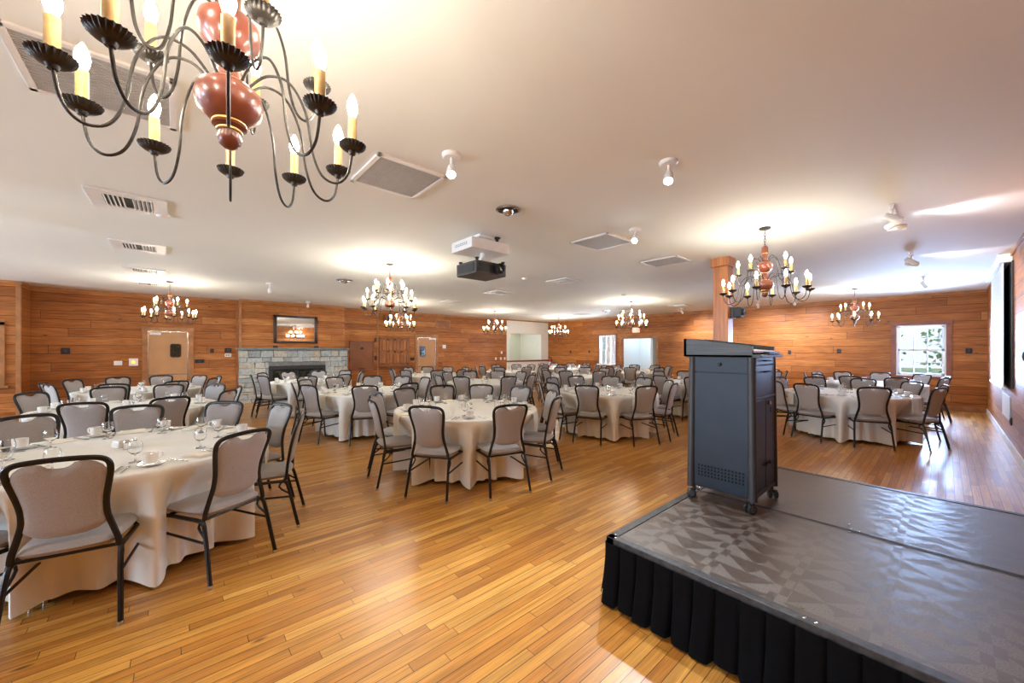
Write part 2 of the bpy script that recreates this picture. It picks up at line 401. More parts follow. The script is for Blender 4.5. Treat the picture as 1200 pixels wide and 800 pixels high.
# cornice and corner trims
struct(MB().box(XL, XL + .025, -2.48, 1.40, CEIL - .055, CEIL).box(-13.44, -13.415, 1.38, 4.32, CEIL - .055, CEIL).box(XL, XL + .025, 4.3, YB, CEIL - .055, CEIL), 'trim_1', 'trim')
struct(MB().box(XL, XR, YB - .025, YB, CEIL - .055, CEIL), 'trim_2', 'trim')
struct(MB().box(XR - .025, XR, YN, YB, CEIL - .055, CEIL), 'trim_3', 'trim')
struct(MB().box(-13.09, -13.065, YN, -2.455, CEIL - .055, CEIL).box(XL, -13.09, -2.48, -2.455, CEIL - .055, CEIL), 'trim_4', 'trim')
struct(MB().box(-13.09, -13.07, -2.54, -2.47, 0, CEIL - .05).box(-13.12, -13.09, -2.48, -2.465, 0, CEIL - .05), 'trim_5', 'trim')
struct(MB().box(-13.46, -13.42, 1.385, 1.44, 1.6, CEIL - .05).box(XL, XL + .03, 1.35, 1.40, 0, CEIL), 'trim_6', 'trim')
struct(MB().box(XL, XL + .018, 5.58, 5.63, 0, CEIL - .05), 'trim_7', 'trim')
struct(MB().box(XL, XL + .02, -2.48, 1.3, 0, .12).box(XL, XL + .02, 4.5, 11.87, 0, .12), 'baseboard_left', 'trim')
struct(MB().box(XL, -9.5, YB - .02, YB, 0, .12).box(-7.7, XR, YB - .02, YB, 0, .12), 'baseboard_back', 'trim')
struct(MB().box(XR - .018, XR, 5.0, YB, 0, .11), 'baseboard_right', 'white')
struct(MB().box(-13.09, -13.075, YN, -2.48, 0, .12), 'baseboard_stub', 'trim')

# ------------------------------------------------------------------ windows
def window(num, x0, x1, z0, z1, y, face, frame_mat, casing=0.10, cols=3, rows=2):
    """double hung sash window in a y-wall; face=-1 when the room lies towards -y"""
    f = face; t = lambda a: y + f * a
    w = MB()
    lo, hi = sorted((t(0.0), t(0.022)))
    w.box(x0 - casing, x0, lo, hi, z0 - .02, z1 + casing, .004).box(x1, x1 + casing, lo, hi, z0 - .02, z1 + casing, .004)
    w.box(x0 - casing - .02, x1 + casing + .02, *sorted((t(0), t(.028))), z1, z1 + casing, .004)
    w.box(x0 - casing, x1 + casing, *sorted((t(0), t(.018))), z0 - casing, z0 - .02, .004)
    o = struct(w, 'window_%d' % num, frame_mat)
    s = MB(); s.box(x0 - .005, x1 + .005, *sorted((t(0.02), t(-.12))), z0 - .03, z0, .004)
    for a, b in ((x0, x0 + .03), (x1 - .03, x1)): s.box(a, b, *sorted((t(0.0), t(-.14))), z0, z1)
    s.box(x0, x1, *sorted((t(0.0), t(-.14))), z1 - .03, z1)
    zm = (z0 + z1) / 2
    for (za, zb, dy) in ((z0, zm + .02, -.05), (zm - .02, z1 - .02, -.09)):
        ya, yb = sorted((t(dy), t(dy - .03)))
        s.box(x0 + .03, x0 + .075, ya, yb, za, zb).box(x1 - .075, x1 - .03, ya, yb, za, zb)
        s.box(x0 + .03, x1 - .03, ya, yb, za, za + .045).box(x0 + .03, x1 - .03, ya, yb, zb - .045, zb)
        for k in range(1, cols):
            xx = x0 + .075 + (x1 - x0 - .15) * k / cols; s.box(xx - .009, xx + .009, ya, yb, za, zb)
        for k in range(1, rows):
            zz = za + (zb - za) * k / rows; s.box(x0 + .05, x1 - .05, ya, yb, zz - .009, zz + .009)
    sa = s.build('window_sash', 'white', o, smooth=False, label='white painted sash')
    g = MB(); yy = t(-.09); g.box(x0 + .03, x1 - .03, min(yy, yy + .004), max(yy, yy + .004), z0, z1); g.build('window_pane', 'pane', o, smooth=False)
    return o
window(1, -10.62, -9.73, .87, 2.20, YB, -1, 'red_trim', casing=.07)
window(2, -0.89, 0.01, .87, 2.19, YB, -1, 'red_trim', casing=.10)
for k, x in enumerate(FILL_WINDOWS): window(3 + k, x - .65, x + .65, .8, 2.3, YN, 1, 'red_trim')  # unseen windows, made up to let fill light into the room
# window casing on the near stub of the side wall
o = struct(MB().box(-13.09, -13.06, -2.80, -2.68, .78, 2.12, .004).box(-13.09, -13.06, -4.0, -2.68, 2.05, 2.15, .004).box(-13.09, -13.06, -4.0, -3.88, .78, 2.12, .004).box(-13.09, -13.03, -4.05, -2.63, .73, .78, .004), 'window_7', 'trim')
MB().box(-13.09, -13.075, -3.88, -2.80, .78, 2.05).box(-13.075, -13.065, -3.88, -2.80, 1.40, 1.44).build('window_blind', 'red_trim', o, smooth=False, label='dark red-brown closed shutter')
# doorway casing in the back wall
struct(MB().box(-9.52, -9.42, YB - .022, YB, 0, 2.12, .004).box(-7.83, -7.72, YB - .022, YB, 0, 2.12, .004).box(-9.54, -7.70, YB - .026, YB, 2.02, 2.13, .004), 'door_3', 'trim')

# swing doors of the side wall
def swing_door(num, y0, y1, z1, wy0, wy1, wz0, wz1, label):
    X = XL
    o = struct(MB().box(X, X + .025, y0 - .11, y0, 0, z1 + .11, .004).box(X, X + .025, y1, y1 + .11, 0, z1 + .11, .004).box(X, X + .03, y0 - .12, y1 + .12, z1, z1 + .11, .004), 'door_%d' % num, 'trim')
    MB().box(X, X + .018, y0, y0 + .012, 0, z1).box(X, X + .018, y1 - .03, y1, 0, z1).box(X, X + .018, y0, y1, z1 - .012, z1).build('door_stop', 'steel', o, smooth=False, label='metal door edge strip')
    MB().box(X + .001, X + .012, y0 + .012, y1 - .03, .01, z1 - .012, .002).build('door_leaf', 'door', o, smooth=False, label='pale maple leaf')
    # rounded port window
    pts = []
    r = .05
    for cx, cz, a in ((wy1 - r, wz1 - r, 0), (wy0 + r, wz1 - r, 90), (wy0 + r, wz0 + r, 180), (wy1 - r, wz0 + r, 270)):
        for k in range(5): pts.append((cx + r * math.cos(math.radians(a + k * 22.5)), cz + r * math.sin(math.radians(a + k * 22.5))))
    MB().prism(pts, 'x', X + .012, X + .022).build('port_window_frame', 'black', o, smooth=False)
    cy, cz = (wy0 + wy1) / 2, (wz0 + wz1) / 2
    MB().prism([(cy + (p[0] - cy) * .82, cz + (p[1] - cz) * .88) for p in pts], 'x', X + .022, X + .024).build('port_window_pane', 'dark_glass', o, smooth=False)
    MB().box(X + .012, X + .016, y0 + .012, y1 - .03, .86, .885).build('push_bar', 'steel', o, smooth=False)
    MB().box(X + .012, X + .015, y0 + .012, y1 - .03, .02, .30).build('kick_plate', 'steel', o, smooth=False)
    return o
swing_door(1, -0.53, 0.28, 2.03, -.10, .13, 1.33, 1.70, '')
swing_door(2, 7.22, 8.02, 2.03, 7.31, 7.55, 1.27, 1.68, '')
o = MB().box(XL + .02, XL + .06, -.50, -.28, 1.93, 1.99, .004).build('door_closer', 'white_metal', smooth=False)
tag(o, 'small white closer box at the top of the swing door beside the fireplace wall', 'door closer')
o = MB().box(XL + .02, XL + .07, 7.72, 8.0, 1.95, 2.01, .004).build('door_closer', 'white_metal', smooth=False)
tag(o, 'small white closer arm on top of the swing door past the shutters', 'door closer')

# ------------------------------------------------------------------ fireplace
fp = thing('stone_fireplace', 'grey field-stone fireplace with a slate mantel and black firebox', 'fireplace', (-13.44, 2.86, 0))
rnd = random.Random(3)
def stones(mb, X0, X1, ya, yb, za, zb, holes=()):
    z = za
    while z < zb - .02:
        h = rnd.choice((.07, .10, .14, .18, .12)); h = min(h, zb - z)
        if zb - z - h < .05: h = zb - z
        y = ya
        while y < yb - .01:
            w = rnd.uniform(.14, .42); 
            if h > .15: w = rnd.uniform(.22, .42)
            w = min(w, yb - y)
            if yb - y - w < .08: w = yb - y
            if not any(y < hb and y + w > ha and z < hz for ha, hb, hz in holes):
                g = .008; pr = rnd.uniform(0, .03)
                vs0 = len(mb.b.verts)
                mb.box(X0, X1 + pr, y + g, y + w - g, z + g, z + h - g, 0)
                for v in list(mb.b.verts)[vs0:]:
                    v.co.y += rnd.uniform(-.016, .016); v.co.z += rnd.uniform(-.013, .013); v.co.x += rnd.uniform(-.010, .010)
            else:
                for ha, hb, hz in holes:
                    g = .008
                    if y < ha < y + w and ha - y > .03: mb.box(X0, X1 + .01, y + g, ha - .004, z + g, z + h - g)
                    if y < hb < y + w and y + w - hb > .03: mb.box(X0, X1 + .01, hb + .004, y + w - g, z + g, z + h - g)
            y += w
        z += h
sm = MB(); 
stones(sm, 0.0, 0.115, -1.50, 1.50, 0.0, 1.53, holes=((-.77, .80, 1.04),))
stn = sm.build('stone_face', 'stone', fp, smooth=False)
MB().box(0.0, 0.10, -1.49, -.78, 0, 1.53).box(0.0, 0.10, .81, 1.49, 0, 1.53).box(0.0, 0.10, -.78, .81, 1.05, 1.53).build('mortar_bed', 'mortar', fp, smooth=False)
MB().box(-.02, .20, -1.55, 1.55, 1.53, 1.595, .008).build('mantel', 'mantel', fp, smooth=False, label='blue-grey slate mantel shelf')
fb = MB().box(.02, .15, -.77, .80, .94, 1.04, .004).box(.02, .15, -.77, -.68, 0, .94, .004).box(.02, .15, .71, .80, 0, .94, .004).box(0.02, .13, -.68, .71, 0, .12).build('firebox_frame', 'black', fp, smooth=False, label='black metal surround')
for k in range(4):
    a = -.68 + k * .3475
    MB().box(.05, .062, a + .03, a + .3175, .15, .91).build('glass_door', 'dark_glass', fb, smooth=False)
    MB().box(.05, .075, a + .002, a + .03, .12, .94).box(.05, .075, a + .3175, a + .345, .12, .94).box(.05, .075, a, a + .345, .905, .94).build('door_rail', 'black', fb, smooth=False)
# mirror over it
mr = thing('wall_mirror', 'rectangular mirror in a dark wooden frame above the fireplace', 'mirror', (-13.44, 2.84, 2.17))
fm = MB()
W2, H2 = .61, .43
for (ya, yb, za, zb) in ((-W2, -W2 + .09, -H2, H2), (W2 - .09, W2, -H2, H2), (-W2, W2, -H2, -H2 + .07), (-W2, W2, H2 - .07, H2)):
    fm.box(0, .045, ya, yb, za, zb, .012)
fm.build('frame', 'dark_frame', mr)
MB().box(0.005, .02, -W2 + .07, W2 - .07, -H2 + .06, H2 - .06).build('mirror_glass', 'mirror', mr, smooth=False)
for k, y in enumerate((2.27, 3.40)):
    tag(MB().box(-13.38, -13.30, y - .055, y + .055, 1.596, 1.665, .008).build('mantel_box', 'black', smooth=False),
        ('small black speaker box on the mantel, end nearer the swing door', 'small black speaker box on the mantel, end nearer the brown hatch')[k], 'box')
# hatch, shutters, grille
h = thing('wall_hatch', 'flat brown wooden hatch panel between fireplace and shutters', 'hatch', (XL, 5.03, 1.32))
MB().box(0, .03, -.43, -.39, -.53, .53, .003).box(0, .03, .39, .43, -.53, .53, .003).box(0, .03, -.43, .43, .49, .53, .003).box(0, .03, -.43, .43, -.53, -.49, .003).build('frame', 'red_trim', h, smooth=False)
MB().box(0, .012, -.39, .39, -.49, .49).build('panel', 'hatch', h, smooth=False)
MB().prism([(-.10, .27), (-.04, .29), (0, .33), (.04, .29), (.10, .27), (.04, .25), (0, .21), (-.04, .25)], 'x', .012, .022).build('ornament', 'black', h, smooth=False)
MB().box(.012, .03, -.12, .12, -.47, -.445, .003).build('latch', 'black', h, smooth=False)
s = thing('window_shutters', 'orange-brown panelled wooden shutters closed over a serving hatch', 'shutter', (XL, 6.25, 1.46))
MB().box(0, .05, -.60, -.55, -.54, .54, .004).box(0, .05, .55, .60, -.54, .54, .004).box(0, .05, -.60, .60, .49, .54, .004).box(0, .08, -.62, .62, -.56, -.50, .004).build('frame', 'hatch', s, smooth=False)
for k in range(4):
    a = -.55 + k * .275
    q = MB().box(.01, .04, a + .003, a + .05, -.50, .49).box(.01, .04, a + .225, a + .272, -.50, .49).box(.01, .04, a, a + .27, .43, .49).box(.01, .04, a, a + .27, -.50, -.44).box(.01, .04, a, a + .27, -.03, .04).build('shutter_leaf', 'shutter', s, smooth=False)
    MB().box(.01, .03, a + .065, a + .21, .055, .415, .012).box(.01, .03, a + .065, a + .21, -.425, -.045, .012).build('raised_panel', 'shutter', q, smooth=False)
for y in (-.05, .05): MB().lathe([(0, 0), (.012, .0), (.014, .02), (0, .03)], 10, mat=Matrix.Translation((.04, y, -.04)) @ Matrix.Rotation(PI / 2, 4, 'Y')).build('knob', 'steel', s)
g = thing('return_grille', 'brown louvred return-air grille high on the side wall', 'vent', (XL, 8.36, 2.61))
MB().box(0, .02, -.36, .36, -.17, -.13, .003).box(0, .02, -.36, .36, .13, .17, .003).box(0, .02, -.36, -.32, -.17, .17, .003).box(0, .02, .32, .36, -.17, .17, .003).build('frame', 'trim', g, smooth=False)
gm = MB()
for k in range(12): gm.box(0, .012, -.32, .32, -.125 + k * .0215, -.125 + k * .0215 + .012)
gm.build('louvres', 'hatch', g, smooth=False)

# small fittings on the walls: (axis, coordinate along wall, z, w, h, material, name, label, category)
def plate(axis, a, z, w, hgt, mat, name, label, cat, d=.02, at=None, detail=True):
    if axis == 'x': X = XL if at is None else at; o = thing(name, label, cat, (X, a, z), 0)
    else: o = thing(name, label, cat, (a, YB if at is None else at, z), -PI / 2)
    MB().box(0, d, -w / 2, w / 2, -hgt / 2, hgt / 2, min(.006, d / 3)).build('cover', mat, o, smooth=False)
    if detail: MB().box(d, d + .006, -w * .15, w * .15, -hgt * .22, hgt * .22, .001).build('toggle', 'white_metal' if mat == 'white_metal' else 'post_grey', o, smooth=False)
    return o
plate('x', -1.95, 1.51, .14, .14, 'black', 'wall_box', 'black square wall box near the stub wall', 'wall box')
plate('x', -1.08, 1.20, .15, .11, 'white_metal', 'switch_plate', 'white switch plate on boards, the one farther from the swing door', 'switch')
o = plate('x', -0.80, 1.22, .17, .19, 'white_metal', 'control_panel', 'white square panel with amber light next to the swing door', 'control panel', .04, detail=False)
MB().lathe([(0, 0), (.035, 0), (.035, .012), (0, .016)], 16, mat=Matrix.Translation((.04, 0, 0)) @ Matrix.Rotation(PI / 2, 4, 'Y')).build('indicator', 'amber', o)
plate('x', 0.52, 1.22, .20, .10, 'black', 'wall_box', 'black horizontal wall box between swing door and fireplace', 'wall box', .04)
plate('x', 0.79, 1.51, .08, .11, 'black', 'wall_box', 'small black wall box halfway between swing door and fireplace', 'wall box', .03)
plate('x', 1.16, 1.53, .16, .12, 'black', 'wall_box', 'black box directly above the white labelled plate by the fireplace', 'wall box', .05)
o = plate('x', 1.16, 1.38, .15, .09, 'white_metal', 'label_plate', 'white labelled plate under a black box by the fireplace', 'plate', .03, detail=False)
for k in range(3): MB().box(.03, .033, -.055 + k * .04, -.03 + k * .04, -.015, .02).build('button', 'black', o, smooth=False)
plate('x', 5.52, 1.90, .06, .14, 'black', 'wall_box', 'upper black wall box beside the brown hatch', 'wall box', .03)
plate('x', 5.52, 1.24, .06, .16, 'black', 'wall_box', 'lower black wall box beside the brown hatch', 'wall box', .03)
plate('x', 6.98, 1.18, .15, .12, 'black', 'wall_box', 'black wall box between shutters and second swing door', 'wall box', .04)
plate('x', 8.42, 1.67, .14, .15, 'white_metal', 'wall_speaker', 'white square wall unit past the second swing door', 'wall unit', .05)
for k, (y, z) in enumerate(((11.55, 1.41), (11.20, 1.13), (11.50, 1.13), (11.74, 1.13))):
    plate('x', y, z, .09, .12, 'white_metal', 'switch_plate', ('upper white switch plate beside the white alcove', 'white switch plate of the lower row farthest from the alcove', 'middle white switch plate of the lower row by the alcove', 'white switch plate touching the edge of the white alcove')[k], 'switch')
plate('y', -12.33, 1.45, .08, .12, 'black', 'outlet_plate', 'black plate on back wall nearest the alcove corner', 'outlet')
plate('y', -11.18, 1.45, .08, .12, 'black', 'outlet_plate', 'black plate on back wall just before the narrow window', 'outlet')
plate('y', -3.30, 1.46, .08, .12, 'black', 'outlet_plate', 'black plate on back wall just right of the lectern', 'outlet')
plate('y', -2.09, 1.50, .09, .12, 'black', 'outlet_plate', 'black plate on back wall left of the six-over-six window', 'outlet')
plate('y', 0.38, 1.51, .11, .12, 'black', 'outlet_plate', 'black plate on back wall between window and screen', 'outlet')
plate('y', -5.9, 1.90, .05, .07, 'black', 'outlet_plate', 'tiny black plate on back wall left of the wooden post', 'outlet', detail=False)

def exit_sign(loc, rz, label):
    o = thing('exit_sign', label, 'exit sign', loc, rz)
    MB().box(0, .05, -.16, .16, -.10, .10, .006).build('housing', 'exit_face', o, smooth=False)
    seg = {'E': [(0, 1, 0, .2), (0, 1, .4, .6), (0, 1, .8, 1), (0, .25, 0, 1)], 'X': [], 'I': [(.35, .65, 0, 1)], 'T': [(.38, .62, 0, 1), (0, 1, .8, 1)]}
    mb = MB()
    for k, ch in enumerate('EXIT'):
        y0 = -.115 + k * .06
        for a, b, c, d in seg[ch]: mb.box(.05, .053, y0 + a * .042, y0 + b * .042, -.05 + c * .1, -.05 + d * .1)
        if ch == 'X':
            for s_ in (1, -1): mb.box(0, .003, -.006, .006, -.055, .055, mat=Matrix.Translation((.05, y0 + .021, 0)) @ Matrix.Rotation(s_ * .4, 4, 'X'))
    mb.build('lettering', 'exit_red', o, smooth=False)
    return o
# ceiling hung sign of the alcove and sign over the back doorway
a = exit_sign((-15.30, 13.15, 2.28), 0, 'red EXIT sign inside the white alcove')
exit_sign((-8.72, YB - .001, 2.38), -PI / 2, 'red EXIT sign over the back doorway')
MB().box(-.01, 0.02, -.02, .02, .1, .75).build('hanger', 'white_metal', a, smooth=False)

fe = thing('fire_extinguisher', 'red and white fire extinguisher hung in the far corner', 'fire extinguisher', (-13.62, YB - .10, .62))
MB().lathe([(0, 0), (.07, 0), (.085, .03), (.085, .40), (.06, .46), (.025, .49), (.025, .52), (0, .52)], 20).build('cylinder', 'red_plastic', fe)
MB().lathe([(.087, .12), (.087, .30)], 20).build('paper_label', 'white', fe)
MB().box(-.02, .02, -.09, .02, .52, .56, .004).build('handle', 'black', fe, smooth=False)
MB().tube([(.02, -.02, .52), (.10, -.02, .50), (.12, -.02, .35), (.10, -.02, .2)], .012, 8, smooth=4).build('hose', 'black', fe)
MB().box(-.03, .03, .07, .105, .1, .45).build('wall_bracket', 'steel', fe, smooth=False)

sp = thing('corner_speaker', 'dark brown box speaker high on the side wall by the shutters', 'speaker', (XL, 5.95, 2.70))
MB().box(0.06, .30, -.14, .14, -.13, .13, .01).build('cabinet', 'hatch', sp, smooth=False)
MB().box(.30, .305, -.11, .11, -.10, .10).build('grille', 'black', sp, smooth=False)
MB().box(0, .08, -.03, .03, -.03, .03).build('bracket', 'black', sp, smooth=False)

# ------------------------------------------------------------------ post with its device
pw = thing('wooden_post', 'square orange-stained wooden post rising behind the lectern', 'post', (-2.37, 6.62, 0))
MB().box(-.11, .11, -.11, .11, 0, 2.86, .006).build('shaft', 'post', pw, smooth=False)
MB().box(-.14, .14, -.14, .14, 2.86, 3.0, .006).build('capital', 'post', pw, smooth=False)
sx = MB().box(-2.259, -2.16, 6.60, 6.74, 2.04, 2.22, .01)
o = thing('post_speaker', 'black swivel speaker bracketed to the wooden post', 'speaker', (-2.26, 6.66, 2.12))
sx.b.free()
MB().box(0, .05, -.06, .06, -.09, .09, .006).build('bracket', 'post_grey', o, smooth=False)
MB().box(.05, .16, -.08, .08, -.08, .08, .015, mat=None).build('cabinet', 'black', o, smooth=False)
MB().lathe([(0, 0), (.05, 0), (.055, .02), (.04, .03), (0, .02)], 20, mat=Matrix.Translation((.16, -.0, 0)) @ Matrix.Rotation(PI / 2, 4, 'Y')).build('driver', 'rubber', o)

# ------------------------------------------------------------------ projection screen on the right wall
ps = thing('projection_screen', 'white roll-down projection screen hanging on the wall beyond the stage', 'projection screen', (XR, 10.7, 0))
MB().box(-.145, 0, -1.25, 1.25, 2.86, 2.995, .01).build('housing', 'white_metal', ps, smooth=False)
MB().box(-.085, -.08, -1.16, 1.16, .96, 2.87).build('screen_fabric', 'screen', ps, smooth=False)
MB().box(-.105, -.06, -1.19, 1.19, .91, .96, .01).build('bottom_bar', 'white_metal', ps, smooth=False)
o = MB().box(XR - .018, XR - .001, 9.30, 12.1, .95, 2.86).build('black_slab', 'black', smooth=False)  # thin black slab covering the wall behind the screen
tag(o, 'flat matt black slab against the wall behind the projection screen', 'panel')
o = MB().box(XR - .014, XR - .001, 9.75, 10.9, .42, .80, .003).build('access_panel', 'white_metal', smooth=False); tag(o, 'low pale access panel in the wall under the projection screen', 'panel')
o = plate('x', 9.6, .44, .10, .12, 'black', 'outlet_plate', 'black outlet low on the wall under the screen', 'outlet', at=XR); o.rotation_euler = (0, 0, PI)
o = plate('x', 8.15, 1.45, .07, .12, 'black', 'outlet_plate', 'black outlet at picture edge near the projection screen', 'outlet', at=XR); o.rotation_euler = (0, 0, PI)

# ------------------------------------------------------------------ ceiling fittings
def big_grille(name, label, cx, cy, sx, sy, cat='vent'):
    o = thing(name, label, cat, (cx, cy, CEIL))
    a, b = sx / 2, sy / 2; f = .035
    MB().box(-a, a, -b, -b + f, -.016, 0, .003).box(-a, a, b - f, b, -.016, 0, .003).box(-a, -a + f, -b, b, -.016, 0, .003).box(a - f, a, -b, b, -.016, 0, .003).build('frame', 'white_metal', o, smooth=False)
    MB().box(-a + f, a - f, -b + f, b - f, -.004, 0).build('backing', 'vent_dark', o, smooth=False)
    m = MB(); n = int((sx - 2 * f) / .022)
    for k in range(n):
        x = -a + f + (k + .5) * (sx - 2 * f) / n; m.box(x - .005, x + .005, -b + f, b - f, -.013, -.004)
    m.build('louvres', 'grey_louvre', o, smooth=False)
    return o
def diffuser(name, label, cx, cy, sx, sy, rz=0):
    o = thing(name, label, 'vent', (cx, cy, CEIL), rz)
    a, b = sx / 2, sy / 2; i, j = a * .62, b * .62
    MB().box(-a, a, -b, -j, -.016, 0, .002).box(-a, a, j, b, -.016, 0, .002).box(-a, -i, -j, j, -.016, 0, .002).box(i, a, -j, j, -.016, 0, .002).build('frame', 'white_metal', o, smooth=False)
    MB().box(-i, i, -j, j, -.003, 0).build('backing', 'rubber', o, smooth=False)
    for s in (-1, 1):
        m = MB()
        for k in range(5):
            y = s * (.04 + k * j * .185)
            m.box(-i, i, -.012, .012, -.002, .002, mat=Matrix.Translation((0, y, -.010)) @ Matrix.Rotation(s * .8, 4, 'X'))
        m.build('slat', 'white_metal', o, smooth=False)
    return o
o = big_grille('return_vent', 'largest white louvred ceiling grille behind the big chandelier', -3.08, -.30, .62, .62)
big_grille('return_vent', 'white louvred ceiling grille beside the bright spot light near the big chandelier', -3.09, 1.43, .62, .60)
big_grille('return_vent', 'square ceiling grille next to the small spot light above the lectern side', -3.09, 4.35, .62, .62)
big_grille('return_vent', 'square ceiling grille just left of the top of the wooden post', -3.07, 6.10, .64, .56)
for k, (x, y, l) in enumerate(((-5.37, -.34, 'supply vent with open slats, the nearest of the left row'), (-7.58, -.38, 'supply vent with open slats, second in the left row'),
                               (-9.75, -.41, 'supply vent, third in the left row near the side wall'), (-11.7, -.43, 'supply vent, last in the left row over the far chandelier'))):
    o = diffuser('supply_vent', 'white ' + l, x, y, .60 if k < 2 else .5, .56); o['group'] = 'white supply vents along the left of the ceiling'
for x, y, l in ((-5.37, 6.22, 'white supply vent right of the projector, over the middle tables'), (-7.55, 6.20, 'white supply vent behind the projector in the room middle'),
                (-9.85, 6.3, 'white supply vent far behind the projector near the side wall'), (-9.86, 12.5, 'thin far ceiling vent above the far-corner chandelier'),
                (-7.80, 12.75, 'thin far ceiling vent above the doorway chandelier'), (-5.80, 12.55, 'far ceiling vent left of the wooden post')):
    diffuser('supply_vent', l, x, y, .56, .56)
def dome(name, label, x, y, r):
    o = thing(name, label, 'ceiling speaker', (x, y, CEIL))
    MB().lathe([(0, 0), (r, 0), (r, -.012), (r * .82, -.018), (r * .8, 0)], 32).build('ring', 'steel', o)
    MB().lathe([(r * .8, -.004), (0, -.004)], 32).build('recess', 'rubber', o)
    MB().lathe([(0, -.07), (r * .25, -.065), (r * .42, -.04), (r * .45, -.02), (0, -.02)], 24).build('driver', 'steel', o)
    for k in range(3): MB().box(0, r * .82, -.008, .008, -.022, -.014, mat=Matrix.Rotation(k * 2.094, 4, 'Z')).build('strut', 'steel', o, smooth=False)
dome('ceiling_speaker', 'round silver ceiling fixture near the projector', -3.02, 2.61, .13)
dome('ceiling_speaker', 'round silver ceiling fixture left of the projector near the fireplace', -8.35, 2.67, .16)
dome('ceiling_speaker', 'round silver ceiling fixture far off by the back doorway chandelier', -8.39, 12.1, .16)
for x, y, l in ((-5.71, 5.38, 'white smoke detector over the middle tables'), (-5.64, 8.92, 'white smoke detector far over the tables before the doorway'), (-5.62, -.10, 'white smoke detector beside the nearest slatted vent')):
    o = MB().lathe([(0, -.035), (.035, -.035), (.055, -.022), (.062, -.004), (.062, 0), (0, 0)], 24).build('smoke_detector', 'white_metal'); o.location = (x, y, CEIL); tag(o, l, 'smoke detector')

def spot(label, x, y, aim, power=SPOT, r=.07, drop=.16, group=None):
    o = thing('spot_light', label, 'spot light', (x, y, CEIL))
    if group: o['group'] = group
    MB().lathe([(0, -.028), (r * .8, -.028), (r, -.016), (r, 0), (0, 0)], 28).build('canopy', 'white_metal', o)
    MB().tube([(0, 0, -.02), (0, 0, -drop * .6)], .010, 8).build('stem', 'white_metal', o)
    d = Vector(aim).normalized(); R = d.to_track_quat('-Z', 'Y').to_matrix().to_4x4()
    T = Matrix.Translation((0, 0, -drop * .7)) @ R
    h = MB().lathe([(0, .05), (.022, .05), (.030, .03), (.036, -.05), (.033, -.055), (.031, -.045)], 20, mat=T).build('lamp_head', 'white_metal', o)
    MB().lathe([(.031, -.046), (0, -.050)], 20, mat=T).build('lamp_face', 'led', h)
    L = bpy.data.lights.new('spot_beam', 'SPOT'); L.energy = power; L.color = (.88, .94, 1.0); L.spot_size = 1.5; L.spot_blend = .6; L.shadow_soft_size = .03
    lo = bpy.data.objects.new('spot_beam', L); COL.objects.link(lo); lo.parent = o; lo.matrix_local = T @ Matrix.Translation((0, 0, -.06))
    return o
spot('white ceiling spot light with brilliant glare above the middle, nearest the big chandelier', -2.46, 1.56, (.5, -.35, -1), drop=.17)
spot('white ceiling spot light with brilliant glare, alone in the ceiling centre', -1.43, 2.89, (.25, -.6, -1), drop=.17)
spot('small white ceiling spot light beside the third square grille', -2.50, 4.20, (.3, -.9, -1), drop=.16)
spot('small white ceiling spot light before the fireplace', -9.87, 1.57, (-.9, .2, -1), drop=.22)
spot('small white spot light on the ceiling right above the fireplace mirror', -12.9, 3.05, (-.45, 0, -1), r=.06, power=14)
def track(label, x, y, L, heads, rz=PI / 2):
    o = thing('track_light', label, 'track light', (x, y, CEIL), rz)
    MB().box(-L / 2, L / 2, -.018, .018, -.02, 0, .002).build('track', 'white_metal', o, smooth=False)
    for (hx, aim, pw) in heads:
        d = Vector(aim).normalized(); R = d.to_track_quat('-Z', 'Y').to_matrix().to_4x4()
        MB().tube([(hx, 0, -.02), (hx, 0, -.10)], .009, 8).box(hx - .05, hx + .03, -.014, .014, -.045, -.02, .003).build('stem', 'white_metal', o)
        T = Matrix.Translation((hx, 0, -.13)) @ R
        q = MB().lathe([(0, .07), (.03, .07), (.034, .055), (.036, -.08), (.032, -.08), (.031, -.06), (0, -.06)], 20, mat=T).build('lamp_head', 'white_metal', o)
        MB().lathe([(.030, -.062), (0, -.066)], 20, mat=T).build('lamp_face', 'led', q)
        if pw:
            S = bpy.data.lights.new('spot_beam', 'SPOT'); S.energy = pw; S.color = (.95, .95, 1.0); S.spot_size = 1.5; S.spot_blend = 1.0; S.shadow_soft_size = .03
            lo = bpy.data.objects.new('spot_beam', S); COL.objects.link(lo); lo.parent = o; lo.matrix_local = T @ Matrix.Translation((0, 0, -.09))
    return o
track('white track with three lamp heads, nearest the stage', -.36, 5.72, .60, ((-.25, (.25, -.7, -.45), 35), (0, (.6, .55, -.15), 0), (.2, (.3, -.85, -.05), 22)))
track('white track with two lamp heads, middle one of the right side', -.35, 8.45, .45, ((-.12, (.2, -.75, -.6), 28), (.12, (.5, -.6, -.1), 25)))
track('white track with one lamp head, farthest on the right side', -.30, 11.5, .35, ((0, (.2, -.5, -.8), 18),))
track('short white track lighting the back wall, right of the post, nearer the window', -2.85, 13.2, .5, ((0, (.75, -.05, -.55), 75),))
track('short white track lighting the back wall just right of the wooden post', -3.75, 13.2, .5, ((0, (.75, .05, -.55), 75),))
track('short white track lighting the back wall left of the wooden post', -6.10, 13.3, .5, ((0, (.75, -.1, -.6), 90),))

